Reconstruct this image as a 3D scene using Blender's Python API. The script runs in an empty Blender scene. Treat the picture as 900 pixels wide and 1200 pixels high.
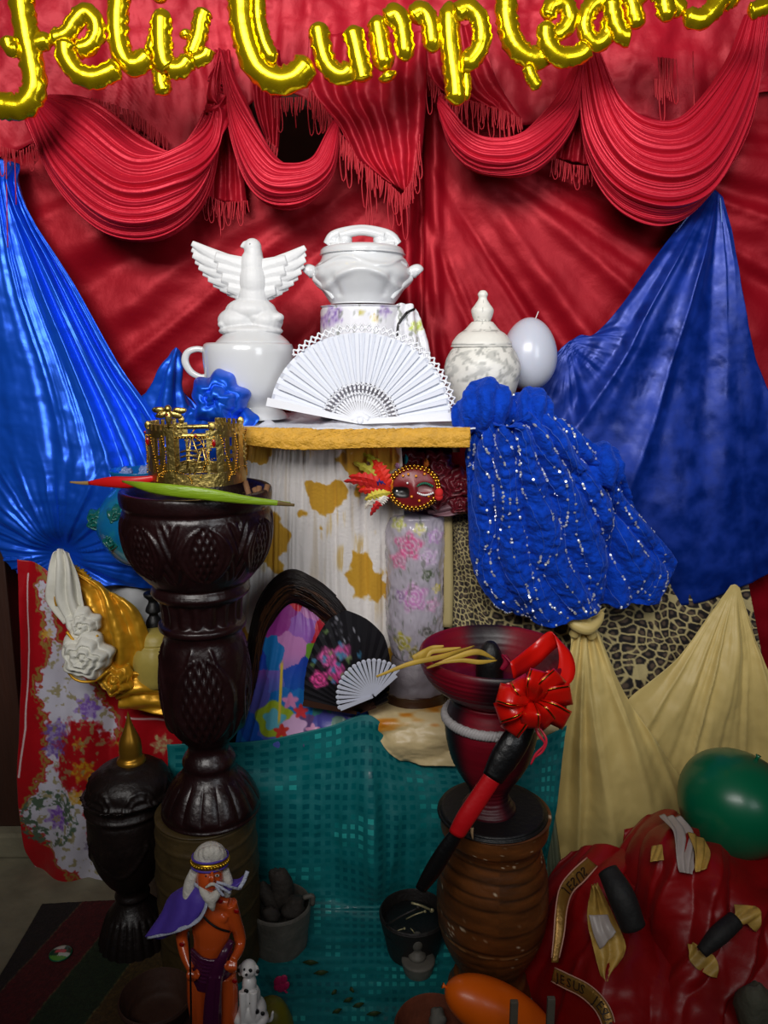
import bpy, bmesh, math, random
import numpy as np
from mathutils import Vector, Matrix
random.seed(7)
C = bpy.context.scene.collection
SC = bpy.context.scene
# ---------------------------------------------------------------- camera, world, lights, exposure
CY, CZ, PITCH, FPX = -2.2, 1.40, math.radians(11.5), 930.0
cam = bpy.data.cameras.new('camera'); cam.sensor_fit = 'VERTICAL'; cam.sensor_height = 36
cam.lens = FPX/1200*36; cam.clip_start = 0.02
co = bpy.data.objects.new('camera', cam); C.objects.link(co)
co.location = (0, CY, CZ); co.rotation_euler = (math.pi/2-PITCH, 0, 0); SC.camera = co
w = bpy.data.worlds.new('world'); SC.world = w; w.use_nodes = True
w.node_tree.nodes['Background'].inputs[0].default_value = (.55, .62, .75, 1)
w.node_tree.nodes['Background'].inputs[1].default_value = 0.045
def area(name, loc, to, sx, sy, power, col, spread=180):
    l = bpy.data.lights.new(name, 'AREA'); l.shape = 'RECTANGLE'; l.size = sx; l.size_y = sy
    l.energy = power; l.color = col; l.spread = math.radians(spread)
    o = bpy.data.objects.new(name, l); C.objects.link(o); o.location = loc
    o.rotation_euler = (Vector(to)-Vector(loc)).to_track_quat('-Z', 'Y').to_euler()
    return o
area('window_light', (-0.6, -3.1, 2.85), (0.0, -0.1, 1.95), 2.0, 1.0, 25, (1, .97, .94), 76)
area('fill_light', (1.3, -2.6, 2.05), (0.0, -0.1, 1.7), 0.7, 1.3, 4, (.92, .96, 1), 76)  # added fill lamp for the foil reflections, no doorway stands there
SC.view_settings.view_transform = 'Standard'; SC.view_settings.look = 'None'
SC.view_settings.exposure = 0.0; SC.view_settings.gamma = 1; SC.view_settings.use_curve_mapping = False
# ---------------------------------------------------------------- helpers
ca, sa = math.cos(PITCH), math.sin(PITCH)
def W(px, py, Y):
    """point at the plane y=Y seen at pixel px,py (numpy ok) -> xyz, depth"""
    a = (px-450)/FPX; b = (600-py)/FPX
    dy = ca+b*sa; dz = -sa+b*ca
    t = (Y-CY)/dy
    return a*t, Y, CZ+dz*t
def WV(px, py, Y): return Vector(W(px, py, Y))
def S(px, py, Y):
    b = (600-py)/FPX
    return (Y-CY)/(ca+b*sa)/FPX
def FY(py, z=0.0):
    b = (600-py)/FPX; dz = -sa+b*ca
    return CY+(z-CZ)/dz*(ca+b*sa)
def lin(c):
    c = np.clip(np.asarray(c, float)/255.0, 0, 1)
    return np.where(c <= .04045, c/12.92, ((c+.055)/1.055)**2.4)
def hsh(ix, iy, s):
    n = (ix*374761393+iy*668265263+s*1442695041) & 0x7fffffff
    n = ((n ^ (n >> 13))*1274126177) & 0x7fffffff
    return ((n ^ (n >> 16)) & 0xffff)/65535.0
def vn(x, y, s=0):
    x = np.asarray(x, float); y = np.asarray(y, float)
    ix = np.floor(x).astype(np.int64); iy = np.floor(y).astype(np.int64)
    fx = x-ix; fy = y-iy; fx = fx*fx*(3-2*fx); fy = fy*fy*(3-2*fy)
    a = hsh(ix, iy, s); b = hsh(ix+1, iy, s); c = hsh(ix, iy+1, s); d = hsh(ix+1, iy+1, s)
    return (a*(1-fx)+b*fx)*(1-fy)+(c*(1-fx)+d*fx)*fy
def fb(x, y, s=0, o=3):
    r = 0; a = .5; t = 0
    for k in range(o):
        r = r+a*vn(x*2**k, y*2**k, s+k*17); t += a; a *= .5
    return r/t*2-1
def vor(x, y, s=0, jit=1.0):
    """cell distance F1,F2 and id"""
    x = np.asarray(x, float); y = np.asarray(y, float)
    ix = np.floor(x).astype(np.int64); iy = np.floor(y).astype(np.int64)
    f1 = np.full(x.shape, 9.); f2 = f1.copy(); idd = np.zeros(x.shape)
    for dx in (-1, 0, 1):
        for dy in (-1, 0, 1):
            jx = ix+dx; jy = iy+dy
            d = np.hypot(jx+.5+jit*(hsh(jx, jy, s)-.5)-x, jy+.5+jit*(hsh(jx, jy, s+5)-.5)-y)
            m = d < f1
            f2 = np.where(m, f1, np.minimum(f2, d)); idd = np.where(m, hsh(jx, jy, s+9), idd); f1 = np.where(m, d, f1)
    return f1, f2, idd
def sst(a, b, x): t = np.clip((x-a)/(b-a), 0, 1); return t*t*(3-2*t)
def cr(P, n):
    """Catmull-Rom resample of array P (k,...) to n"""
    P = np.asarray(P, float); k = len(P)
    if k == 1: return np.repeat(P, n, 0)
    Q = np.concatenate([[2*P[0]-P[1]], P, [2*P[-1]-P[-2]]])
    t = np.linspace(0, k-1, n); i = np.minimum(t.astype(int), k-2); f = t-i
    sh = (n,)+(1,)*(P.ndim-1); f = f.reshape(sh)
    a, b, c, d = Q[i], Q[i+1], Q[i+2], Q[i+3]
    return .5*((2*b)+(-a+c)*f+(2*a-5*b+4*c-d)*f*f+(-a+3*b-3*c+d)*f**3)
def tag(o, label=None, cat=None, group=None, kind=None):
    if label: o['label'] = label
    if cat: o['category'] = cat
    if group: o['group'] = group
    if kind: o['kind'] = kind
    return o
def thing(name, label, cat, loc, group=None):
    o = bpy.data.objects.new(name, None); C.objects.link(o); o.location = loc; o.empty_display_size = .03
    return tag(o, label, cat, group)
def link(name, me, mat, parent=None):
    if mat is not None and len(me.materials) == 0: me.materials.append(mat)
    o = bpy.data.objects.new(name, me); C.objects.link(o)
    if parent is not None:
        o.parent = parent
        loc = Vector((0, 0, 0)); q = parent
        while q is not None: loc += q.location; q = q.parent
        o.matrix_parent_inverse = Matrix.Identity(4); o.location = -loc
    return o
def mesh(name, V, F, mat, parent=None, smooth=True, uv=None, col=None):
    me = bpy.data.meshes.new(name)
    me.from_pydata([tuple(v) for v in V], [], [tuple(f) for f in F]); me.update()
    if smooth: me.shade_smooth()
    if uv is not None:
        l = me.uv_layers.new(name='uv'); idx = np.zeros(len(me.loops), np.int32); me.loops.foreach_get('vertex_index', idx)
        l.data.foreach_set('uv', np.asarray(uv, np.float32)[idx].ravel())
    if col is not None:
        a = me.color_attributes.new('Col', 'FLOAT_COLOR', 'POINT')
        c = np.ones((len(V), 4), np.float32); c[:, :3] = lin(col); a.data.foreach_set('color', c.ravel())
    return link(name, me, mat, parent)
def gridf(nu, nv, wrap=False):
    i = np.arange(nv-1)[:, None]; j = np.arange(nu if wrap else nu-1)[None, :]
    a = i*nu+j; b = i*nu+(j+1) % nu
    return np.stack([a, b, b+nu, a+nu], -1).reshape(-1, 4)
def cloth(name, rows, mat, parent=None, nu=80, nv=80, disp=None, col=None, thick=.002, edge=0.0):
    R = [cr(r, nu) for r in rows]; G = cr(np.array(R), nv)          # nv,nu,3
    PX, PY, YY = G[..., 0], G[..., 1], G[..., 2]
    V, U = np.meshgrid(np.linspace(0, 1, nv), np.linspace(0, 1, nu), indexing='ij')
    x, y, z = W(PX, PY, YY); P = np.stack([x, y+0*x, z], -1)
    if disp is not None or edge:
        du = np.gradient(P, axis=1); dv = np.gradient(P, axis=0); n = np.cross(du, dv)
        n /= np.linalg.norm(n, axis=-1, keepdims=True)+1e-9
        s = np.where(((P-np.array([0, CY, CZ]))*n).sum(-1, keepdims=True) > 0, -1, 1); n = n*s
        n = n*.6+np.array([0, -.4, 0])
        d = disp(U, V, PX, PY) if disp is not None else 0*U
        if edge: d = d-edge*(np.abs(2*U-1)**6)
        P = P+n*d[..., None]
    c = None
    if col is not None: c = np.asarray(col(U, V, PX, PY)).reshape(-1, 3)
    o = mesh(name, P.reshape(-1, 3), gridf(nu, nv), mat, parent, uv=np.stack([U, V], -1).reshape(-1, 2), col=c)
    if thick:
        m = o.modifiers.new('t', 'SOLIDIFY'); m.thickness = thick; m.offset = 0
    return o
def lathe(name, apx, rpy, Y, prof, mat, parent=None, nt=64, ns=5, relief=None, col=None, sm=True, sq=1.0):
    ax = W(apx, rpy, Y)[0]
    pr = np.array(prof, float)
    if sm: pr = cr(pr, (len(pr)-1)*ns+1)
    py = pr[:, 1]; z = W(apx, py, Y)[2]; r = np.maximum(pr[:, 0], 0)*S(apx, py, Y)
    th = np.linspace(0, 2*math.pi, nt, endpoint=False)
    T, Z = np.meshgrid(th, z); Rr = np.repeat(r[:, None], nt, 1); PYg = np.repeat(py[:, None], nt, 1)
    if relief is not None: Rr = Rr+relief(T, PYg)
    P = np.stack([ax+Rr*np.sin(T), Y-sq*Rr*np.cos(T), Z], -1)
    c = None
    if col is not None: c = np.asarray(col(T, PYg)).reshape(-1, 3)
    uv = np.stack([T/(2*math.pi), np.repeat(np.linspace(0, 1, len(z))[:, None], nt, 1)], -1).reshape(-1, 2)
    return mesh(name, P.reshape(-1, 3), gridf(nt, len(z), True), mat, parent, uv=uv, col=c)
class MB:
    def __init__(s): s.v = []; s.f = []
    def add(s, V, F):
        b = len(s.v); s.v += [tuple(p) for p in V]; s.f += [tuple(int(i)+b for i in f) for f in F]
    def tube(s, pts, r, n=6, cap=True, flat=1.0):
        P = [Vector(p) for p in pts]; k = len(P); V = []
        rr = r if hasattr(r, '__len__') else [r]*k
        up = None
        for i in range(k):
            t = (P[min(i+1, k-1)]-P[max(i-1, 0)]); t = t.normalized() if t.length > 1e-9 else Vector((0, 0, 1))
            if up is None: up = Vector((0, 1, 0)) if abs(t.y) < .9 else Vector((1, 0, 0))
            a = up-t*up.dot(t); a.normalize(); up = a; b = t.cross(a)
            for j in range(n):
                q = 2*math.pi*j/n; V.append(P[i]+(a*math.cos(q)*flat+b*math.sin(q))*rr[i])
        F = [tuple(f) for f in gridf(n, k, True)]
        if cap: F += [tuple(range(n))[::-1], tuple(range((k-1)*n, k*n))]
        s.add(V, F)
    def ell(s, c, r, rot=None, nu=12, nv=8):
        c = Vector(c); r = Vector(r) if hasattr(r, '__len__') else Vector((r, r, r)); V = []; M = rot or Matrix.Identity(3)
        for i in range(nv+1):
            a = math.pi*i/nv
            for j in range(nu):
                b = 2*math.pi*j/nu
                V.append(c+M @ Vector((r.x*math.sin(a)*math.cos(b), r.y*math.sin(a)*math.sin(b), r.z*math.cos(a))))
        s.add(V, gridf(nu, nv+1, True))
    def box(s, c, r, rot=None):
        c = Vector(c); M = rot or Matrix.Identity(3)
        V = [c+M @ Vector((x*r[0], y*r[1], z*r[2])) for x in (-1, 1) for y in (-1, 1) for z in (-1, 1)]
        s.add(V, [(0, 1, 3, 2), (4, 6, 7, 5), (0, 4, 5, 1), (2, 3, 7, 6), (0, 2, 6, 4), (1, 5, 7, 3)])
    def out(s, name, mat, parent=None, smooth=True, remesh=0, sub=0, smoothit=0, bev=0):
        o = mesh(name, s.v, s.f, mat, parent, smooth)
        if remesh:
            m = o.modifiers.new('r', 'REMESH'); m.mode = 'VOXEL'; m.voxel_size = remesh; m.use_smooth_shade = True
            if smoothit: q = o.modifiers.new('s', 'SMOOTH'); q.factor = .5; q.iterations = smoothit
        if bev: q = o.modifiers.new('b', 'BEVEL'); q.width = bev; q.segments = 2
        if sub: q = o.modifiers.new('ss', 'SUBSURF'); q.levels = sub; q.render_levels = sub
        return o
def wtube(mb, pts, rpx, n=6, res=4, **k):
    """tube given in px,py,Y points; radius in px"""
    Q = cr(np.array(pts, float), (len(pts)-1)*res+1)
    r = np.asarray(rpx, float)
    r = cr(r, len(Q)) if r.ndim else np.full(len(Q), float(r))
    mb.tube([W(*q) for q in Q], [max(a, .05)*S(*q) for a, q in zip(r, Q)], n, **k)
def wbox(name, x0, x1, y0, y1, z0, z1, mat, parent=None, bev=0):
    m = MB(); m.box(((x0+x1)/2, (y0+y1)/2, (z0+z1)/2), ((x1-x0)/2, (y1-y0)/2, (z1-z0)/2))
    return m.out(name, mat, parent, False, bev=bev)
# ---------------------------------------------------------------- materials
MC = {}
def mat(name, col=(200, 200, 200), rough=.5, metal=0, sheen=0, bump=0, bscale=60, var=0, vscale=8, attr=False, coat=0, aniso=0, trans=0, spec=.5, sub=0, rvar=0, stretch=(1, 1, 1), emit=0):
    if name in MC: return MC[name]
    m = bpy.data.materials.new(name); m.use_nodes = True; nt = m.node_tree; N = nt.nodes; L = nt.links
    b = N['Principled BSDF']; c = list(lin(col))+[1]
    b.inputs['Base Color'].default_value = c; b.inputs['Roughness'].default_value = rough; b.inputs['Metallic'].default_value = metal
    b.inputs['Specular IOR Level'].default_value = spec
    if sheen: b.inputs['Sheen Weight'].default_value = sheen; b.inputs['Sheen Roughness'].default_value = .35; b.inputs['Sheen Tint'].default_value = [min(1, x*2.5+.1) for x in c[:3]]+[1]
    if coat: b.inputs['Coat Weight'].default_value = coat; b.inputs['Coat Roughness'].default_value = .12
    if aniso: b.inputs['Anisotropic'].default_value = aniso
    if trans: b.inputs['Transmission Weight'].default_value = trans
    if sub: b.inputs['Subsurface Weight'].default_value = sub; b.inputs['Subsurface Radius'].default_value = (.01, .006, .004)
    tc = N.new('ShaderNodeTexCoord'); mp = N.new('ShaderNodeMapping'); mp.inputs['Scale'].default_value = stretch
    L.new(tc.outputs['Object'], mp.inputs[0]); src = None
    if attr:
        a = N.new('ShaderNodeAttribute'); a.attribute_name = 'Col'; src = a.outputs['Color']
    if var:
        n = N.new('ShaderNodeTexNoise'); n.inputs['Scale'].default_value = vscale; n.inputs['Detail'].default_value = 6; L.new(mp.outputs[0], n.inputs[0])
        r = N.new('ShaderNodeMapRange'); r.inputs[1].default_value = .3; r.inputs[2].default_value = .7; r.inputs[3].default_value = 1-var; r.inputs[4].default_value = 1+var
        L.new(n.outputs[0], r.inputs[0])
        x = N.new('ShaderNodeVectorMath'); x.operation = 'SCALE'
        if src: L.new(src, x.inputs[0])
        else: x.inputs[0].default_value = c[:3]
        L.new(r.outputs[0], x.inputs['Scale']); src = x.outputs[0]
        if rvar:
            r2 = N.new('ShaderNodeMapRange'); r2.inputs[1].default_value = .35; r2.inputs[2].default_value = .65; r2.inputs[3].default_value = rough-rvar; r2.inputs[4].default_value = rough+rvar
            L.new(n.outputs[0], r2.inputs[0]); L.new(r2.outputs[0], b.inputs['Roughness'])
    if src: L.new(src, b.inputs['Base Color'])
    if bump:
        n = N.new('ShaderNodeTexNoise'); n.inputs['Scale'].default_value = bscale; n.inputs['Detail'].default_value = 5; L.new(mp.outputs[0], n.inputs[0])
        u = N.new('ShaderNodeBump'); u.inputs['Strength'].default_value = bump; u.inputs['Distance'].default_value = .004
        L.new(n.outputs[0], u.inputs['Height']); L.new(u.outputs[0], b.inputs['Normal'])
    MC[name] = m; return m
RED = mat('red_satin', (146, 8, 26), .48, metal=.3, spec=.22, sheen=.04, bump=.25, bscale=45, var=.10, vscale=5)
SWAG = mat('swag_satin', (184, 26, 48), .44, metal=.3, spec=.3, sheen=.12, bump=.25, bscale=70, var=.06)
VAL = mat('valance_cloth', (168, 18, 38), .5, metal=.2, spec=.3, sheen=.12, bump=.5, bscale=30, var=.18, vscale=7)
FRG = mat('fringe', (178, 22, 38), .6)
BLUE = mat('blue_satin', (20, 92, 226), .36, metal=.5, sheen=.1, bump=.15, bscale=16, var=.08, vscale=4, stretch=(1, 1, 2.5))
BDAM = mat('blue_damask', (2, 44, 140), .46, metal=.3, sheen=.08, bump=.2, bscale=30, var=.30, vscale=22, rvar=.14)
SEQ = mat('blue_knit', (10, 62, 180), .9, sheen=.5, bump=1, bscale=170, var=.25, vscale=60, spec=.1)
WHT = mat('white_glaze', (212, 214, 216), .2, coat=.4, bump=.08, bscale=40)
PLA = mat('white_plaster', (214, 215, 216), .5, bump=.25, bscale=90)
WCL = mat('white_cloth', (220, 222, 230), .8, bump=.5, bscale=60, sheen=.2)
GFO = mat('gold_foil', (244, 212, 22), .2, metal=.88, bump=.15, bscale=40)
GCR = mat('crown_metal', (206, 180, 104), .36, metal=1, bump=.5, bscale=120, var=.2, vscale=40)
GSA = mat('gold_satin', (222, 164, 40), .36, metal=.45, sheen=.3, bump=.3, bscale=40, var=.1)
GBR = mat('gold_border', (214, 160, 50), .55, bump=1, bscale=190, var=.15, vscale=60)
DWD = mat('dark_carved_wood', (30, 11, 12), .34, coat=.12, bump=.35, bscale=90, var=.3, vscale=25)
BWD = mat('black_wood', (26, 17, 15), .42, bump=.5, bscale=80, var=.3, vscale=25)
OWD = mat('olive_barrel', (70, 56, 30), .5, bump=.4, bscale=80, var=.3, vscale=20)
VWD = mat('turned_wood', (122, 66, 20), .42, bump=.5, bscale=50, var=.35, vscale=14, stretch=(1, 1, 5))
BLK = mat('black', (14, 14, 15), .5, bump=.4, bscale=90)
BRUB = mat('black_grip', (12, 12, 13), .38, bump=.5, bscale=60)
ATT = mat('print_cloth', rough=.7, attr=True, bump=.3, bscale=120, sheen=.15)
ATS = mat('print_satin', rough=.38, attr=True, bump=.25, bscale=60, sheen=.1)
ATG = mat('print_gloss', rough=.2, attr=True, coat=.5, bump=.1, bscale=60)
ATM = mat('print_matte', rough=.9, attr=True, bump=.6, bscale=200)
CRM = mat('cream_satin', (214, 190, 120), .5, sheen=.35, bump=.35, bscale=28, var=.12, vscale=6)
ORG = mat('orange_balloon', (246, 108, 8), .34, coat=.1)
GRN = mat('green_balloon', (0, 100, 66), .32, coat=.1)
CLR = mat('pearl_balloon', (196, 200, 214), .28, coat=.2, sub=.2)
CLY = mat('clay', (120, 58, 34), .75, bump=.5, bscale=70, var=.25, vscale=25)
GRYC = mat('grey_metal', (96, 92, 84), .6, bump=.6, bscale=70, var=.3, vscale=20)
# ---------------------------------------------------------------- setting
def struct(o): o['kind'] = 'structure'; return o
WALLM = mat('wall_paint', (120, 92, 80), .9, var=.1)
CON = mat('concrete', (128, 122, 100), .9, bump=.8, bscale=30, var=.3, vscale=9)
JAM = mat('brown_jamb', (60, 32, 20), .6, bump=.5, bscale=30, var=.25, vscale=6, stretch=(4, 4, .5))
struct(wbox('wall_back', -2.4, 2.4, .55, .65, 0, 3.4, WALLM))
struct(wbox('wall_left', -2.5, -2.4, -3.6, .65, 0, 3.4, WALLM))
struct(wbox('wall_right', 2.4, 2.5, -3.6, .65, 0, 3.4, WALLM))
struct(wbox('floor', -2.5, 2.5, -3.6, .65, -.08, 0, CON))
struct(wbox('ceiling', -2.5, 2.5, -3.6, .65, 3.4, 3.48, mat('ceiling_paint', (190, 186, 178), .9)))
xj = W(24, 850, -.17)[0]
struct(wbox('trim_1', -2.39, xj, -.17, .545, .075, 2.0, JAM, bev=.004))
struct(wbox('trim_2', -2.39, xj+.03, -.21, .545, 0, .075, CON, bev=.008))
# ---------------------------------------------------------------- red backdrop
pi = math.pi
def ridge(x, p=1.6):                       # rounded cloth pleat profile 0..1
    return np.power(np.abs(np.sin(pi*x)), p)
def fo(q, al, s=0):                         # irregular soft folds: q across, al along
    w_ = q+.35*fb(q*.5, al*.8, s+50)
    n1 = vn(w_, al*.7+s*7, s); n2 = vn(w_*2.1+4, al*.6+s*3, s+1)
    return .62*n1+.25*(1-np.abs(2*n2-1))**1.5+.13*vn(w_*4.3, al, s+2)
def fold_left(U, V, PX, PY):
    a = np.arctan2(PY-60, 640-PX); r = np.hypot(PY-60, 640-PX)/500
    d = .075*fo(a*8, r*1.6, 3)*np.clip(r, 0, 1.1)+.006*fb(PX/40, PY/24, 8)
    return d+.03*np.exp(-((PX-478)/9)**2)-.02*np.exp(-((PX-492)/7)**2)
def fold_right(U, V, PX, PY):
    a = np.arctan2(PY-90, PX-440); r = np.hypot(PY-90, PX-440)/400
    d = .080*fo(a*8+2, r*1.6, 13)*np.clip(r, 0, 1.1)+.007*fb(PX/40, PY/30, 18)
    return d+.022*np.exp(-((PX-508)/8)**2)+.010*vn(PX/11, PY/300, 6)*sst(600, 520, PX)
def cut(o, nu, nv, rows, cx, cy, rx, ry):
    import bmesh as bm_
    R = np.array([cr(r, nu) for r in rows]); G = cr(R, nv).reshape(-1, 3); b = bm_.new(); b.from_mesh(o.data); b.verts.ensure_lookup_table()
    bm_.ops.delete(b, geom=[v for v in b.verts if ((G[v.index, 0]-cx)/rx)**2+((G[v.index, 1]-cy)/ry)**2 < 1], context='VERTS'); b.to_mesh(o.data); b.free()
t = thing('backdrop_curtain', 'deep red satin backdrop curtain hanging behind the dove tureen, left of the centre seam', 'curtain', (-.55, -.02, 0), 'red satin backdrop halves')
rows_ = [[(x, y, -.03) for x in (-240, 130, 500)] for y in (-60, 300, 700, 1010)]
cut(cloth('curtain_panel', rows_, RED, t, 170, 190, fold_left), 170, 190, rows_, 345, 140, 44, 72)
t = thing('backdrop_curtain', 'deep red satin backdrop curtain hanging behind the pearl balloon, right of the centre seam', 'curtain', (.55, -.02, 0), 'red satin backdrop halves')
cloth('curtain_panel', [[(x, y, -.035) for x in (496, 800, 1150)] for y in (-60, 300, 700, 1010)], RED, t, 170, 190, fold_right)
# ---------------------------------------------------------------- swag valance
val = thing('swag_valance', 'rose red satin swag valance with fringed tails along the top of the backdrop', 'valance', (0, -.12, 2.3))
def fr_strands(base, L, mb, Y, gap=2.2, jit=.35, loop=.12):
    base = np.array(base, float); seg = np.hypot(*(np.diff(base, axis=0).T)); tot = seg.sum(); n = int(tot/gap)
    ts = np.linspace(0, len(base)-1, n); P = np.stack([np.interp(ts, range(len(base)), base[:, k]) for k in (0, 1)], -1)
    for p in P:
        l = L*random.uniform(1-jit, 1+jit*.6); x = p[0]+random.uniform(-1, 1); y0 = p[1]-3; dx = random.uniform(-3, 3); yy = Y-random.uniform(0, .012)
        if random.random() < loop:
            l *= 1.9
            wtube(mb, [(x, y0, yy), (x-2, y0+l*.5, yy), (x+1, y0+l, yy), (x+5, y0+l*.9, yy), (x+4, y0+l*.4, yy), (x+2, y0, yy)], .7, 3, 3, cap=False)
        else:
            wtube(mb, [(x, y0, yy), (x+dx*.3, y0+l*.5, yy), (x+dx, y0+l, yy)], [1.1, .9, .6], 3, 2, cap=False)
FR = MB()
def header(U, V, PX, PY): return .03*fo(PX/26, PY/80, 4)+.016*fb(PX/45, PY/70, 5)+.005*fb(PX/14, PY/16, 6)
cloth('valance_panel', [[(x, -50, -.06) for x in (-240, 450, 1150)], [(x, 20, -.07) for x in (-240, 450, 1150)],
      [(-240, 190, -.08), (-20, 188, -.08), (60, 165, -.08), (150, 150, -.08), (230, 190, -.08), (300, 120, -.08), (345, 112, -.08), (420, 150, -.08), (520, 110, -.08), (600, 150, -.08), (700, 130, -.08), (800, 150, -.08), (900, 110, -.08), (1150, 120, -.08)]], VAL, val, 260, 60, header)
fr_strands([(-10, 172), (25, 180), (70, 150)], 18, FR, -.16)
fr_strands([(65, 118), (110, 118), (160, 135), (195, 165)], 20, FR, -.125)
fr_strands([(322, 118), (362, 116)], 20, FR, -.125, loop=.1)
def swag(rows, n, amp, nm='swag', seed=0, nu=110, nv=210):
    def dd(U, V, PX, PY):
        env = .35+.65*np.sin(pi*np.clip(U, 0, 1))**.8; n_ = n*1.35
        q = V*n_+.7*fb(U*1.6, V*4, seed)+.10*np.sin(U*5+V*9+seed)
        a = .55+.45*np.sin(q*2.1+seed)
        return amp*.85*env*a*ridge(q, .85)+amp*.35*vn(q*2.3, U*2, seed)*env+amp*.12*ridge(q*3.1, 1)*env+.05*np.sin(pi*V)**.8*(.4+.6*env)
    return cloth(nm, rows, SWAG, val, nu, nv, dd, thick=.0015)
Y0 = -.17
swag([[(62, 112, Y0), (110, 120, Y0), (170, 165, Y0), (210, 182, Y0-.01), (240, 130, Y0), (256, 60, Y0)],
      [(52, 120, Y0), (100, 160, Y0-.03), (160, 205, Y0-.04), (215, 195, Y0-.04), (252, 150, Y0), (260, 62, Y0)],
      [(44, 132, Y0), (80, 200, Y0-.02), (140, 250, Y0-.04), (205, 240, Y0-.04), (250, 175, Y0), (262, 64, Y0)],
      [(30, 145, Y0), (72, 225, Y0-.01), (130, 276, Y0-.02), (200, 277, Y0-.02), (250, 215, Y0), (266, 66, Y0)]], 10, .017, seed=1)
swag([[(262, 60, Y0), (285, 110, Y0), (318, 180, Y0), (345, 198, Y0), (372, 185, Y0), (388, 140, Y0)],
      [(261, 66, Y0), (278, 135, Y0), (310, 205, Y0-.03), (345, 217, Y0-.03), (378, 200, Y0-.02), (394, 150, Y0)],
      [(258, 72, Y0), (270, 160, Y0), (300, 228, Y0-.01), (345, 246, Y0-.02), (385, 215, Y0-.01), (400, 160, Y0)]], 7, .014, seed=2)
swag([[(515, 110, Y0), (540, 150, Y0), (575, 165, Y0), (610, 160, Y0), (650, 115, Y0), (680, 60, Y0)],
      [(515, 125, Y0), (540, 170, Y0-.02), (575, 188, Y0-.03), (620, 178, Y0-.03), (665, 130, Y0), (683, 62, Y0)],
      [(515, 140, Y0), (540, 190, Y0-.01), (580, 207, Y0-.02), (630, 200, Y0-.02), (674, 145, Y0), (686, 66, Y0)]], 7, .014, seed=3)
swag([[(694, 45, Y0), (722, 110, Y0), (758, 140, Y0-.01), (800, 136, Y0-.01), (845, 80, Y0), (872, 18, Y0)],
      [(688, 52, Y0), (712, 140, Y0-.02), (755, 180, Y0-.04), (810, 170, Y0-.04), (862, 90, Y0), (882, 20, Y0)],
      [(680, 60, Y0), (698, 165, Y0-.02), (745, 222, Y0-.04), (815, 215, Y0-.04), (872, 110, Y0), (890, 22, Y0)],
      [(676, 70, Y0), (690, 190, Y0), (735, 254, Y0-.02), (800, 255, Y0-.02), (872, 160, Y0), (900, 28, Y0)]], 10, .018, seed=5)
def tail(rows, base, L, seed, Y=-.11, am=.012, n=4, nm='tail'):
    cloth(nm, [[(x, y, Y) for x, y in r] for r in rows], VAL, val, 60, 60, lambda U, V, PX, PY: am*ridge(U*n+.4*fb(U*2, V*2, seed))+.008*fb(PX/14, PY/18, seed), thick=.0015)
    fr_strands(base, L, FR, Y-.012, 1.8)
tail([[(252, 60), (270, 60)], [(246, 160), (280, 160)], [(238, 232), (290, 240)]], [(238, 230), (262, 240), (290, 238)], 18, 31)
tail([[(296, 60), (328, 60)], [(298, 120), (330, 112)], [(312, 165), (326, 178)]], [(312, 165), (326, 178)], 20, 32, Y=-.12)
tail([[(362, 40), (500, 40)], [(362, 105), (500, 100)], [(395, 145), (497, 150)], [(420, 190), (492, 192)], [(455, 215), (482, 228)]],
     [(362, 106), (380, 130), (400, 160), (420, 190), (455, 218), (470, 232), (484, 212), (492, 160)], 24, 33, Y=-.17, am=.02, n=5)
tail([[(500, 30), (560, 30)], [(502, 90), (585, 100)], [(545, 120), (612, 140)]], [(500, 88), (520, 115), (548, 120), (585, 130), (612, 142)], 20, 34, Y=-.16, n=4)
tail([[(675, 70), (690, 70)], [(664, 130), (692, 130)], [(648, 185), (694, 195)]], [(646, 186), (670, 196), (696, 198)], 20, 35, Y=-.11)
TS = MB(); fr_strands([(772, 70), (790, 72)], 40, TS, -.17, 1.2); fr_strands([(766, 95), (786, 97)], 26, TS, -.17, 1.2)
TS.out('tassel', FRG, val)
fr_strands([(880, 22), (905, 26)], 24, FR, -.17)
FR.out('fringe', FRG, val)['kind'] = 'stuff'
TH = MB()
for x, a, b in ((431, 200, 266), (585, 120, 208), (7, 175, 290), (17, 175, 240), (257, 240, 280), (812, 60, 150), (345, 120, 150), (520, 110, 160), (440, 215, 250)):
    TH = MB(); wtube(TH, [(x, a, -.18), (x+1, (a+b)/2, -.18), (x+2, b, -.18)], .7, 4, 3); TH.out('loose_thread', FRG, val)
TH = MB(); wtube(TH, [(433, 195, -.19), (429, 250, -.19), (432, 273, -.19), (437, 268, -.19), (434, 230, -.19), (433, 195, -.19)], .7, 4, 4)
TH.out('loose_thread', FRG, val)
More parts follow.
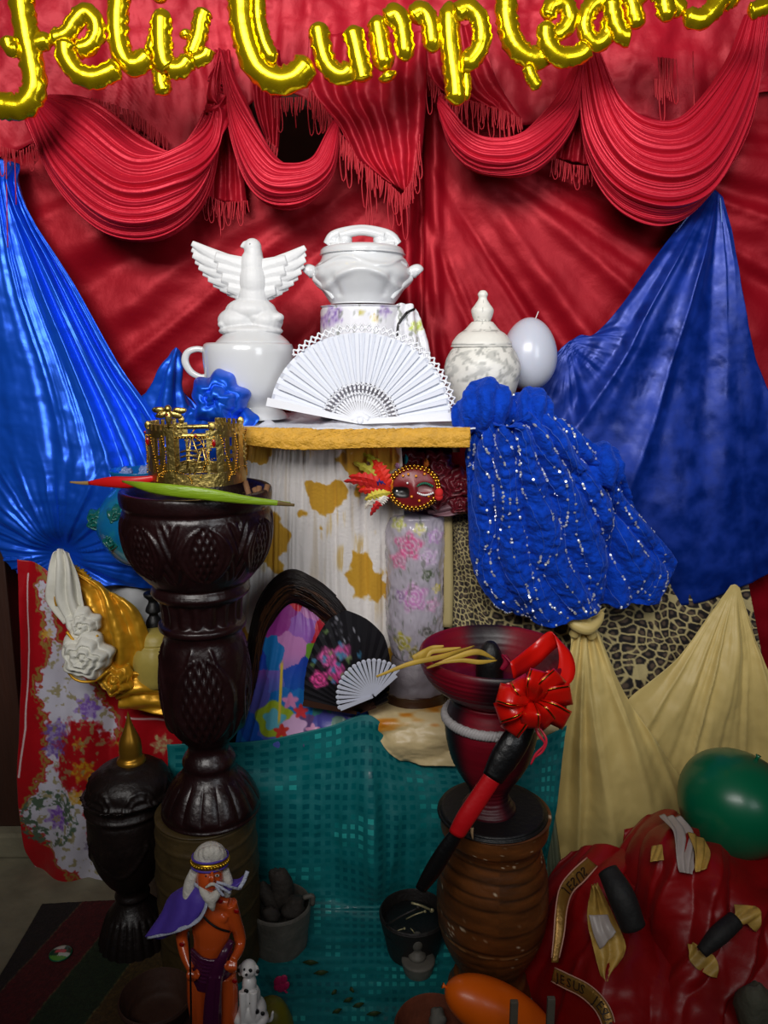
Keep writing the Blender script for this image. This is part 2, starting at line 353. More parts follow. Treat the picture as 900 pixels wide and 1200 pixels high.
# ---------------------------------------------------------------- foil balloon words
def letter_mesh(mb, path, r, Y, seed):
    Q = cr(np.array(path, float), (len(path)-1)*16+1); P = [Vector(W(a, b, Y)) for a, b in Q]; s = S(400, 50, Y)*r
    n = 20; V = []; L = 0; k = len(P)
    for i in range(k):
        t = (P[min(i+1, k-1)]-P[max(i-1, 0)]).normalized(); c = Vector((0, -1, 0)); a = t.cross(c).normalized(); c = a.cross(t)
        if i: L += (P[i]-P[i-1]).length
        e = min(i, k-1-i)/(k-1)*L if 0 else min(i, k-1-i)
        end = math.sqrt(min(1, (e+.3)/5.0))
        u = L/s
        sw = float(fb(u*.9, seed*3.1, seed))
        for j in range(n):
            q = 2*pi*j/n; lat = abs(math.cos(q))**7; side = 1 if math.cos(q) > 0 else -1
            ruf = float(vn(u*4.2+side*7, seed, 5))
            rad = s*end*(1+.05*sw)
            x = math.cos(q)*rad*(1+lat*(.22*ruf)); z = math.sin(q)*rad*.82*(1-.25*lat)+lat*s*.16*math.sin(u*5.5+seed*2+side+2*float(vn(u, seed, 8)))*end
            V.append(P[i]+a*x+c*z)
    mb.add(V, list(gridf(n, k, True))+[tuple(range(n))[::-1], tuple(range((k-1)*n, k*n))])
def word(label, letters, Y):
    c = letters[0][0][0][0]
    t = thing('foil_balloon', label, 'balloon', WV(c[0], 40, Y), 'gold foil script words')
    for i, strokes in enumerate(letters):
        mb = MB()
        for j, st in enumerate(strokes):
            st, r = st; r *= 1.08
            letter_mesh(mb, st, r, Y-.012*(j % 2)-.004*(i % 2), i*5+j+int(c[0]))
        mb.out('letter', GFO, t)
YL = -.36
word('gold foil script balloon reading feliz, at the top left above the big left swag', [
 [([(40, -45), (26, -5), (31, 40), (38, 75), (40, 105), (27, 124), (4, 124), (-18, 116)], 13), ([(8, 42), (12, 56), (24, 58)], 8), ([(18, 56), (38, 52), (62, 46)], 9)],
 [([(58, 47), (78, 40), (88, 26), (100, 15), (111, 24), (113, 40), (104, 54), (88, 58)], 9.5), ([(76, 45), (78, 66), (90, 84), (108, 91), (126, 86), (140, 78)], 11), ([(96, 10), (102, 16)], 6)],
 [([(152, -40), (141, -8), (138, 30), (142, 60), (152, 74), (164, 74), (176, 62)], 11)],
 [([(176, 66), (183, 40), (188, 14)], 8), ([(190, 10), (189, 45), (192, 70), (200, 82)], 11), ([(186, -12), (190, 4)], 8)],
 [([(190, 78), (189, 95), (194, 112)], 9), ([(196, 80), (212, 80), (224, 66)], 10), ([(222, 70), (232, 45), (236, 24), (241, 10)], 9), ([(224, 72), (240, 66), (244, 56)], 8), ([(216, 34), (219, 46)], 6)]], YL)
word('gold foil script balloon reading Cumpleaños, spanning from the top centre to the right corner', [
 [([(300, -60), (286, -20), (284, 15), (290, 50), (303, 80), (325, 94), (346, 90), (364, 70)], 14), ([(303, -20), (303, 20), (310, 50), (322, 74)], 8)],
 [([(372, 26), (376, 50), (384, 76), (400, 88), (414, 78)], 10.5), ([(412, 30), (418, 55), (424, 82), (427, 96)], 10.5)],
 [([(441, 18), (446, 50), (452, 84)], 11), ([(450, 24), (464, 18), (472, 36), (476, 72)], 10), ([(480, 22), (494, 14), (504, 28), (508, 62)], 10), ([(452, 84), (457, 96)], 9)],
 [([(526, 2), (528, 50), (533, 90), (536, 124)], 11), ([(532, 18), (548, 10), (562, 24), (564, 50), (552, 70), (540, 72)], 10), ([(545, 76), (547, 100), (545, 118)], 5)],
 [([(612, -45), (596, -12), (594, 20), (602, 50), (618, 66), (634, 66), (642, 56)], 11.5), ([(618, 74), (624, 92), (632, 104)], 7)],
 [([(640, 40), (656, 38), (668, 22), (662, 5), (648, 6), (640, 24)], 9), ([(640, 24), (642, 50), (656, 66), (678, 64), (690, 54)], 10)],
 [([(716, 2), (700, 2), (688, 16), (686, 36), (696, 50), (710, 42), (716, 16)], 9.5), ([(716, -5), (720, 22), (728, 40), (740, 42)], 10)],
 [([(738, -14), (742, 10), (748, 34)], 10), ([(744, -5), (764, -14), (778, 0), (782, 26)], 10)],
 [([(782, -10), (790, 4), (802, 16)], 9), ([(800, 18), (822, 22), (838, 8), (848, -8)], 10), ([(840, 6), (856, -2), (866, -14)], 9)],
 [([(876, 14), (890, 10), (908, 4)], 8)]], YL)
# ---------------------------------------------------------------- blue drapes
def blf(U, V, PX, PY):
    e = sst(0, .06, V)
    d = e*(.055*fo(np.power(U, 1.8)*9, V*1.6, 40)*(.3+.7*U)+.018*ridge(np.power(U, 2.2)*6+.2*fb(U*2, V*2, 4))*sst(.35, .7, U)*sst(1, .75, V))
    ax, ay = 70, 652; a = np.arctan2(PY-ay, PX-ax); r = np.hypot(PX-ax, PY-ay)
    d = d*sst(30, 160, r)+.035*fo(a*5, r/160, 2)*np.exp(-((r-62)/66)**2)*sst(3, 40, r)+.022*np.exp(-(r/22)**2)*-1
    d = d+.022*fo((PY-PX*.15)/40, PX/140, 44)*sst(480, 600, PY)*sst(70, 150, PX)
    return d+.004*fb(PX/26, PY/16, 41)
YB = -.13
t = thing('satin_drape', 'bright blue satin drape falling down the left edge to the white rose knot', 'drape', WV(70, 650, -.2))
cloth('drape_cloth', [[(-40, 178, YB), (0, 186, YB), (23, 192, YB)], [(-40, 240, YB), (10, 250, YB), (42, 252, YB)], [(-40, 340, YB), (30, 340, YB-.03), (92, 338, YB)], [(-40, 430, YB-.02), (60, 430, YB-.06), (142, 428, YB-.02)],
  [(-40, 500, YB-.03), (80, 500, YB-.09), (185, 490, YB-.04)], [(-30, 560, YB-.04), (90, 560, YB-.12), (222, 560, YB-.06)], [(-12, 610, YB-.05), (90, 612, YB-.12), (222, 620, YB-.06)],
  [(6, 648, YB-.06), (74, 652, YB-.09), (140, 655, YB-.10), (222, 655, YB-.06)], [(20, 664, YB-.06), (66, 702, YB-.07), (120, 681, YB-.09), (222, 688, YB-.06)]], BLUE, t, 190, 230, blf)
def pkf(U, V, PX, PY): return .02*ridge(U*3+.2*V)*sst(0, .3, V)+.006*fb(PX/12, PY/20, 50)
cloth('drape_peak', [[(200, 413, YB-.07), (206, 407, YB-.09), (213, 414, YB-.07)], [(190, 430, YB-.06), (202, 432, YB-.1), (214, 430, YB-.06)], [(172, 462, YB-.04), (200, 455, YB-.10), (213, 458, YB-.05)], [(158, 478, YB-.04), (200, 490, YB-.1), (232, 480, YB-.05)], [(175, 545, YB-.05), (210, 545, YB-.1), (250, 545, YB-.05)]], BLUE, t, 70, 90, pkf)
def rosette(name, cx, cy, R, Y, m, parent, seed=0, depth=.55, rx=1.0, n=2.6):
    nr, na = 46, 110; s = S(cx, cy, Y); r = np.linspace(.0, 1, nr)[:, None]; a = np.linspace(0, 2*pi, na, endpoint=False)[None, :]
    x = r*np.cos(a); y = r*np.sin(a); wx = x+.18*fb(x*1.3+seed, y*1.3, seed); wy = y+.18*fb(x*1.3, y*1.3+seed, seed+3)
    aa = np.arctan2(wy, wx); rr = np.hypot(wx, wy)
    rid = ridge(rr*n-aa/(2*pi)*1.0+.25*fb(x*2, y*2, seed+7), .8)+.30*ridge(wx*1.5*np.cos(seed)+wy*1.5*np.sin(seed), .7)
    hgt = np.sqrt(np.clip(1-r**2, 0, 1))*depth+.22*rid*(1-r**6)
    out = 1+.10*np.sin(a*5+seed)+.06*np.sin(a*9+seed*2)
    c = WV(cx, cy, Y)
    P = np.stack([c.x+x*R*s*rx*out, c.y-hgt*R*s+.2*R*s*r**2, c.z-y*R*s*out], -1).reshape(-1, 3)
    o = mesh(name, P, gridf(na, nr, True), m, parent); q = o.modifiers.new('t', 'SOLIDIFY'); q.thickness = .003; q.offset = -1
    return o
t = thing('satin_bow', 'shiny blue satin cloth bunched into a rose knot behind the gold crown', 'drape', WV(255, 520, -.42))
rosette('rose_knot', 257, 468, 33, -.44, BLUE, t, 2, .8, n=1.5)
def bbf(U, V, PX, PY): return .016*ridge(U*4+.6*V+.3*fb(U*2, V*2, 3))+.006*fb(PX/15, PY/15, 60)
cloth('cloth_skirt', [[(222, 475, -.40), (250, 485, -.44), (292, 480, -.42)], [(212, 500, -.40), (250, 500, -.45), (304, 491, -.44)], [(205, 540, -.38), (245, 540, -.44), (288, 510, -.44)], [(205, 580, -.38), (245, 580, -.42), (280, 540, -.42)]], BLUE, t, 60, 60, bbf)
def brf(U, V, PX, PY):
    a = np.arctan2(PY-215, PX-842+.0001)
    d = .085*fo(a*4.2+1, (PY-215)/300, 70)*sst(215, 330, PY)
    a2 = np.arctan2(PY-405, PX-664); r2 = np.hypot(PY-405, PX-664)
    d = d+.022*fo(a2*3.5, r2/200, 71)*np.exp(-(r2/80)**2)-.012*np.exp(-((PX-672-.05*(PY-415))/8)**2)*sst(405, 425, PY)*sst(520, 460, PY)
    return d+.008*fb(PX/60, PY/60, 71)+.0015*fb(PX/12, PY/12, 72)
t = thing('damask_drape', 'royal blue damask drape pinned to a point under the right swag', 'drape', WV(838, 240, -.1))
rr_ = [[(830, 222, YB), (838, 224, YB), (846, 232, YB)], [(798, 262, YB), (825, 270, YB-.02), (849, 275, YB)], [(760, 312, YB), (812, 318, YB-.03), (852, 318, YB)], [(722, 366, YB), (790, 368, YB-.04), (860, 368, YB)], [(690, 398, YB), (772, 400, YB-.04), (872, 415, YB)],
  [(655, 410, YB), (760, 430, YB-.04), (882, 442, YB)], [(622, 462, YB), (750, 480, YB-.05), (898, 482, YB)], [(600, 540, YB), (750, 550, YB-.06), (925, 560, YB)], [(600, 620, YB), (760, 630, YB-.05), (930, 640, YB)], [(650, 690, YB-.02), (790, 703, YB-.03), (925, 655, YB)]]
cloth('drape_cloth', rr_, BDAM, t, 170, 190, brf)
ST = MB(); stm = mat('hem_thread', (110, 140, 210), .7)
for k in (0, -1):
    e = [(r[k][0]+(2 if k == 0 else -2), r[k][1], r[k][2]-.022) for r in rr_[:8]]
    wtube(ST, e, .8, 5, 8)
ST.out('hem_stitching', stm, t)
# sequin knit
def sqb(U, V, PX, PY):
    q = (U-.5)*5.5/(0.55+V*.7)+.35*np.sin(V*5)+.25*fb(U*2, V*2, 80)
    d = .05*np.sqrt(np.clip(1-(2*U-1)**2, 0, 1))+.024*ridge(q, 1)+.007*fb(PX/5, PY/5, 81, 2)+.012*fb(PX/24, PY/24, 82)
    return d-.04*np.exp(-((PX-715+.12*(PY-600))/9)**2)*sst(560, 620, PY)
t = thing('sequin_scarf', 'fuzzy royal blue knit scarf with silver sequins tied in a bow at the shelf corner', 'scarf', WV(590, 520, -.5))
YS = -.42
body = [[(572, 496, YS), (600, 490, YS-.05), (628, 500, YS)], [(549, 522, YS), (600, 515, YS-.05), (648, 518, YS-.03), (690, 530, YS+.03)], [(548, 560, YS), (610, 555, YS-.03), (670, 545, YS), (718, 545, YS+.05)], [(549, 610, YS+.02), (620, 606, YS), (690, 592, YS+.03), (742, 595, YS+.07)],
  [(552, 655, YS+.04), (620, 655, YS+.02), (700, 643, YS+.06), (772, 632, YS+.1)], [(568, 688, YS+.06), (640, 694, YS+.04), (702, 684, YS+.08), (790, 662, YS+.12)], [(600, 706, YS+.08), (655, 716, YS+.06), (706, 700, YS+.1), (770, 702, YS+.12)]]
sb = cloth('scarf_body', body, SEQ, t, 150, 190, sqb)
def lob(U, V, PX, PY): return .05*np.sin(pi*np.clip(U, 0, 1))**.5*np.sin(pi*np.clip(V, 0, 1))**.5+.013*ridge(U*4+V)+.006*fb(PX/5, PY/5, 83, 2)
cloth('bow_loop', [[(548, 478, YS), (565, 446, YS), (597, 462, YS)], [(530, 490, YS-.03), (568, 475, YS-.05), (602, 480, YS-.04)], [(535, 505, YS), (565, 510, YS), (592, 500, YS)]], SEQ, t, 70, 60, lob)
cloth('bow_loop', [[(600, 468, YS), (625, 456, YS), (640, 472, YS)], [(596, 485, YS-.04), (622, 485, YS-.04), (644, 495, YS-.02)], [(600, 502, YS), (630, 520, YS), (650, 522, YS)]], SEQ, t, 70, 60, lob)
cloth('scarf_ruffle', [[(676, 540, YS+.05), (700, 520, YS+.05), (716, 528, YS+.05)], [(680, 560, YS+.02), (705, 548, YS), (718, 545, YS+.03)], [(690, 580, YS+.05), (712, 565, YS+.05), (720, 570, YS+.05)]], SEQ, t, 40, 40, lob)
SQ = MB()
dg = bpy.context.evaluated_depsgraph_get() if False else None
vs = sb.data.vertices; nu_, nv_ = 150, 190
for ln in range(19):
    u0 = .04+ln*.051
    v = .06
    while v < .97:
        v += random.choice([.006, .007, .008, .009, .03, .05])
        if vn(ln*3.3, v*9, 5) < .38: continue
        u = u0+.025*math.sin(v*14+ln)
        if not (0 < u < 1 and v < .99): continue
        p = vs[int(v*(nv_-1))*nu_+int(u*(nu_-1))].co
        nrm = vs[int(v*(nv_-1))*nu_+int(u*(nu_-1))].normal
        if nrm.y > 0: nrm = -nrm
        q = Vector((random.gauss(0, .35), random.gauss(0, .35), random.gauss(0, .35)))+nrm
        SQ.ell(p+nrm*.0035, (.0034, .0034, .0008), q.to_track_quat('Z', 'Y').to_matrix(), 7, 3)
SL = MB()
for ln in range(19):
    pts = []
    for j in range(60):
        v = .06+.9*j/59; u = min(max(.04+ln*.051+.025*math.sin(v*14+ln), .01), .99); q = vs[int(v*(nv_-1))*nu_+int(u*(nu_-1))]; nn = q.normal if q.normal.y < 0 else -q.normal; pts.append(q.co+nn*.002)
    SL.tube(pts, .0009, 3, False)
SL.out('silver_threads', mat('silver_thread', (50, 90, 190), .5), t)['kind'] = 'stuff'
for _ in range(26):
    x = random.uniform(545, 636); y = 462+random.random()*34
    p = WV(x, y, YS-.062); SQ.ell(p, (.0028, .0028, .0007), Vector((random.gauss(0, .4), -1, random.gauss(0, .4))).to_track_quat('Z', 'Y').to_matrix(), 7, 3)
SQ.out('sequins', mat('silver_sequin', (240, 244, 252), .3, metal=.6), t, False)['kind'] = 'stuff'
# ---------------------------------------------------------------- leopard cloth
def leo(U, V, PX, PY):
    wx = PX+16*fb(PX/55, PY/70, 90); wy = PY+16*fb(PX/55, PY/70, 91)
    sc = 9.5
    f1, f2, i = vor(wx/sc*.8, wy/sc, 3, .75); g1, g2, i2 = vor(wx/5.2, wy/6.0, 3, .8); k = PX < 575+20*fb(PX/20, PY/20, 9); f1 = np.where(k, g1, f1); f2 = np.where(k, g2, f2)
    edge = sst(.10, .26, f2-f1)
    dark = np.array([30, 26, 28]); mid = np.array([96, 80, 66]); tan = np.array([196, 180, 128])
    inn = mid+(dark-mid)*sst(.14, .34, f1)[..., None]
    return tan+(inn-tan)*(edge*(i > .03))[..., None]
t = thing('leopard_cloth', 'leopard print cloth showing under the blue knit scarf and between cream satin', 'cloth', WV(720, 760, -.2))
cloth('printed_cloth', [[(522, 585, -.30), (640, 600, -.25), (770, 640, -.2), (868, 672, -.15)], [(522, 660, -.30), (640, 680, -.25), (770, 690, -.2), (874, 700, -.15)], [(524, 740, -.30), (640, 750, -.25), (770, 760, -.2), (884, 745, -.15)], [(524, 850, -.30), (640, 850, -.25), (770, 850, -.2), (902, 830, -.15)]],
  ATT, t, 330, 230, lambda U, V, PX, PY: .04*fo((PX-.25*PY)/36, PY/150, 5), leo)
cloth('tan_binding', [[(519, 598, -.33), (526, 598, -.335), (530, 600, -.33)], [(520, 680, -.33), (527, 680, -.335), (531, 680, -.33)], [(519, 735, -.33), (526, 735, -.335), (530, 735, -.33)]], mat('tan_tape', (170, 154, 106), .7), t, 8, 20)
# ---------------------------------------------------------------- cream satin
def c1f(U, V, PX, PY):
    a = np.arctan2(PY-700, PX-685); return .08*fo(a*5.5, (PY-700)/220, 101)*sst(720, 860, PY)+.015*ridge(a*6)*sst(860, 740, PY)+.006*fb(PX/20, PY/30, 102)
t = thing('cream_drape', 'cream satin drape knotted beneath the blue scarf, spreading down behind the wooden vase', 'drape', WV(685, 730, -.3), 'cream satin drapes')
YC = -.34
cloth('drape_cloth', [[(668, 738, YC), (684, 736, YC), (701, 740, YC)], [(664, 800, YC), (692, 798, YC-.01), (724, 800, YC)], [(658, 858, YC), (700, 860, YC-.02), (764, 865, YC)], [(650, 925, YC), (720, 925, YC-.03), (815, 935, YC)], [(643, 985, YC), (730, 985, YC-.04), (860, 1000, YC)], [(648, 1055, YC), (750, 1050, YC-.04), (890, 1065, YC)]], CRM, t, 110, 130, c1f)
KN = MB(); wtube(KN, [(666, 716, YC-.01), (672, 730, YC-.04), (688, 736, YC-.045), (700, 728, YC-.03), (706, 718, YC-.01)], [4, 7, 8, 6, 3], 12, 6)
wtube(KN, [(672, 744, YC-.02), (684, 722, YC-.05), (694, 746, YC-.02)], [6, 5, 6], 10, 6)
KN.out('knot', CRM, t, remesh=.002, smoothit=3)
cloth('knot_tail', [[(662, 712, YC), (685, 716, YC-.02), (710, 712, YC)], [(676, 734, YC-.02), (686, 736, YC-.03), (697, 734, YC-.02)]], CRM, t, 30, 20, lambda U, V, PX, PY: .01*ridge(U*3))
def c2f(U, V, PX, PY):
    a = np.arctan2(PY-680, PX-864); return .075*fo(a*6, (PY-680)/200, 111)*sst(690, 800, PY)+.006*fb(PX/20, PY/30, 112)
t = thing('cream_drape', 'cream satin drape pinned to a point at the right under the blue damask', 'drape', WV(862, 700, -.2), 'cream satin drapes')
YD = -.24
cloth('drape_cloth', [[(856, 686, YD), (862, 685, YD), (867, 689, YD)], [(832, 718, YD), (856, 716, YD-.01), (873, 716, YD)], [(795, 764, YD), (845, 765, YD-.02), (884, 765, YD)], [(726, 824, YD), (820, 830, YD-.03), (905, 825, YD)], [(700, 900, YD), (820, 900, YD-.03), (925, 900, YD)], [(690, 1020, YD), (820, 1020, YD-.03), (935, 1020, YD)]], CRM, t, 110, 130, c2f)
tag(cloth('sheer_strip', [[(636, 925, -.40), (646, 925, -.40)], [(632, 1000, -.40), (656, 1000, -.40)], [(640, 1085, -.42), (664, 1085, -.42)]], mat('grey_sheer', (120, 128, 104), .6), None, 20, 40, lambda U, V, PX, PY: .01*ridge(U*3)), 'narrow grey green sheer cloth hanging between the turned wooden vase and cream satin', 'cloth')
# ---------------------------------------------------------------- low table, teal cloth, orange cloth
TX0, TX1 = W(215, 860, -.40)[0], W(655, 860, -.40)[0]; TZ = W(430, 846, -.40)[2]-.012
t = thing('low_table', 'low table hidden under the teal checked cloth', 'table', ((TX0+TX1)/2, -.25, 0))
WD = mat('table_wood', (90, 60, 40), .6, var=.2)
wbox('table_top', TX0, TX1, -.39, -.05, TZ-.025, TZ, WD, t, .003)
for x in (TX0+.03, TX1-.03):
    for y in (-.36, -.08): wbox('leg', x-.018, x+.018, y-.018, y+.018, 0, TZ-.025, WD, t)
TEAL = mat('teal_voile', (0, 122, 124), .5, sheen=.3, bump=.2, bscale=90)
def tealmat():
    m = TEAL; nt = m.node_tree; N = nt.nodes; L = nt.links; b = N['Principled BSDF']
    u = N.new('ShaderNodeUVMap'); sc = N.new('ShaderNodeVectorMath'); sc.operation = 'MULTIPLY'; sc.inputs[1].default_value = (36, 40, 1); L.new(u.outputs[0], sc.inputs[0])
    fr = N.new('ShaderNodeVectorMath'); fr.operation = 'FRACTION'; L.new(sc.outputs[0], fr.inputs[0]); sp = N.new('ShaderNodeSeparateXYZ'); L.new(fr.outputs[0], sp.inputs[0])
    def ma(op, a, bb): n = N.new('ShaderNodeMath'); n.operation = op; [L.new(q, n.inputs[i]) if not isinstance(q, (int, float)) else setattr(n.inputs[i], 'default_value', q) for i, q in enumerate((a, bb))]; return n.outputs[0]
    k = ma('MULTIPLY', ma('GREATER_THAN', sp.outputs[0], .45), ma('GREATER_THAN', sp.outputs[1], .48))
    fl = N.new('ShaderNodeVectorMath'); fl.operation = 'FLOOR'; L.new(sc.outputs[0], fl.inputs[0]); ns = N.new('ShaderNodeTexNoise'); ns.inputs['Scale'].default_value = .16; ns.inputs['Detail'].default_value = 2; L.new(fl.outputs[0], ns.inputs[0])
    cr_ = N.new('ShaderNodeValToRGB'); e = cr_.color_ramp.elements; e[0].position = .44; e[0].color = list(lin((0, 92, 100)))+[1]; e[1].position = .64; e[1].color = list(lin((50, 176, 172)))+[1]  # lighter and darker squares: sheen of the weave put into the colour
    e2 = cr_.color_ramp.elements.new(.55); e2.color = list(lin((0, 108, 112)))+[1]; L.new(ns.outputs[0], cr_.inputs[0])
    mx = N.new('ShaderNodeMix'); mx.data_type = 'RGBA'; L.new(k, mx.inputs[0]); mx.inputs[6].default_value = list(lin((0, 112, 116)))+[1]; L.new(cr_.outputs[0], mx.inputs[7]); L.new(mx.outputs[2], b.inputs['Base Color'])
    L.new(ma('SUBTRACT', .6, ma('MULTIPLY', k, .30)), b.inputs['Roughness'])
tealmat()
def tef(U, V, PX, PY):
    h = sst(1075, 1000, PY)
    return h*(.04*fo(U*9, V*3, 120)*sst(0, .25, V)+.02*np.exp(-((PX-(425+.08*(PY-840)))/10)**2)*sst(.02, .2, V))+.006*fb(PX/40, PY/25, 121)*h+(1-h)*(.024*fo(PY/26, PX/120, 122)+.006*fb(PX/30, PY/14, 123)+.004)
YT = -.42
def fl(px, py, z=.016): return (px, py, FY(py, z))
tag(cloth('teal_cloth', [[(196, 872, YT), (300, 868, YT-.01), (380, 852, YT), (432, 838, YT), (470, 868, YT), (540, 890, YT), (620, 872, YT), (664, 850, YT)],
   [(200, 930, YT), (300, 930, YT-.02), (380, 930, YT), (432, 930, YT-.03), (480, 930, YT-.01), (550, 930, YT), (620, 930, YT), (652, 930, YT)],
   [(202, 1000, YT), (300, 1000, YT-.02), (380, 1000, YT-.01), (432, 1000, YT-.04), (480, 1000, YT-.02), (550, 1000, YT-.01), (620, 1000, YT), (640, 1000, YT)],
   [fl(230, 1062, .035), fl(300, 1062, .035), fl(380, 1062, .035), fl(432, 1064, .035), fl(480, 1062, .035), fl(550, 1062, .035), fl(600, 1062, .035), fl(640, 1062, .035)],
   [fl(250, 1120), fl(310, 1120), fl(380, 1120), fl(432, 1120), fl(480, 1120), fl(550, 1120), fl(600, 1120), fl(640, 1120)],
   [fl(280, 1180), fl(330, 1180), fl(380, 1180), fl(432, 1180), fl(480, 1180), fl(540, 1180), fl(590, 1180), fl(630, 1180)],
   [fl(285, 1260), fl(330, 1260), fl(380, 1260), fl(432, 1260), fl(470, 1260), fl(530, 1260), fl(580, 1260), fl(620, 1260)]], TEAL, None, 200, 230, tef),
   'translucent teal cloth woven with small squares, draped over the low table onto the floor', 'cloth')
def orc(U, V, PX, PY):
    m = sst(.15, .5, fb(PX/34, PY/10, 131)); a = np.array([222, 200, 150]); b = np.array([208, 130, 30]); return a+(b-a)*(m*sst(868, 850, PY))[..., None]
tag(cloth('patterned_cloth', [[(430, 806, -.2), (480, 806, -.2), (660, 806, -.2)], [(428, 822, -.32), (480, 824, -.33), (660, 824, -.3)], [(434, 842, -.40), (480, 846, -.42), (655, 842, -.4)], [(446, 868, -.425), (490, 872, -.44), (650, 868, -.40)], [(470, 890, -.43), (510, 896, -.44), (640, 890, -.40)]], ATS, None, 90, 80,
   lambda U, V, PX, PY: .012*ridge(V*3+U+.4*fb(U*2, V*2, 3))+.004*fb(PX/15, PY/8, 4), orc), 'cream cloth with orange patches on the low table under the flowered vase', 'cloth')
# ---------------------------------------------------------------- tall altar shelf
SX0, SX1 = W(285, 505, -.5)[0], W(550, 505, -.5)[0]; SZ = W(420, 503, -.5)[2]
t = thing('altar_shelf', 'tall narrow altar shelf under the white and gold cloths holding the tureens', 'shelf', ((SX0+SX1)/2, -.3, 0))
wbox('shelf_board', SX0, SX1, -.49, -.08, SZ-.03, SZ-.004, WD, t, .003)
for x in (SX0+.02, SX1-.02):
    for y in (-.12,): wbox('leg', x-.015, x+.015, y-.015, y+.015, TZ+.001, SZ-.03, WD, t)
    wbox('bracket', x-.008, x+.008, -.42, -.13, SZ-.06, SZ-.03, WD, t)
t = thing('shelf_cloth', 'white table cloth with a gold plush border hanging over the altar shelf front', 'cloth', ((SX0+SX1)/2, -.5, SZ))
zc = SZ+.003
def shelfgrid():
    nu, nv = 120, 60; U, V = np.meshgrid(np.linspace(0, 1, nu), np.linspace(0, 1, nv)); x = SX0-.012+(SX1-SX0+.024)*U; y = -.07-.44*V
    z = zc+.012*sst(.05, .5, fb(U*9, V*6, 140))*sst(1, .8, V)+.003*fb(U*25, V*20, 3)
    P = np.stack([x, y, z], -1).reshape(-1, 3); o = mesh('cloth_top', P, gridf(nu, nv), WCL, t); q = o.modifiers.new('t', 'SOLIDIFY'); q.thickness = .003; q.offset = 1
shelfgrid()
cloth('gold_border', [[(286, 501, -.508), (420, 503, -.508), (551, 501, -.508)], [(286, 512, -.518), (340, 514, -.518), (420, 514, -.518), (551, 511, -.518)], [(287, 521, -.515), (350, 527, -.515), (450, 524, -.515), (550, 524, -.515)]], GBR, t, 150, 16, lambda U, V, PX, PY: .004*fb(PX/25, PY/9, 6)+.002*fb(PX/4, PY/4, 7), thick=.006)
def gw(U, V, PX, PY):
    f1, f2, i = vor(PX/62+.3*fb(PX/25, PY/25, 150), PY/80+.35*fb(PX/25, PY/25, 151), 4, .9)
    m = sst(.34, .29, f1+.13*fb(PX/9, PY/13, 152))*(i > .12)
    m = np.maximum(m, .55*sst(.1, .35, fb(PX/4, PY/50, 155))*sst(.2, .5, fb(PX/40, PY/50, 154)))
    w_ = np.array([244, 238, 234]); g = np.array([212, 160, 48]); w2 = w_+(np.array([200, 180, 150])-w_)*(.5*sst(0, .6, fb(PX/7, PY/120, 153)))[..., None]
    return w2+(g-w2)*m[..., None]
tag(cloth('printed_voile', [[(284, 518, -.45), (360, 518, -.45), (470, 518, -.45)], [(278, 560, -.37), (360, 560, -.38), (472, 560, -.37)], [(262, 680, -.25), (360, 680, -.26), (474, 680, -.25)], [(250, 850, -.20), (360, 850, -.21), (474, 850, -.20)]], ATT, None, 240, 240,
   lambda U, V, PX, PY: .028*fo(U*16, V*1.5, 6)+.004*vn(U*50, V*3, 7), gw), 'white voile cloth with golden blotches hanging below the altar shelf', 'cloth')
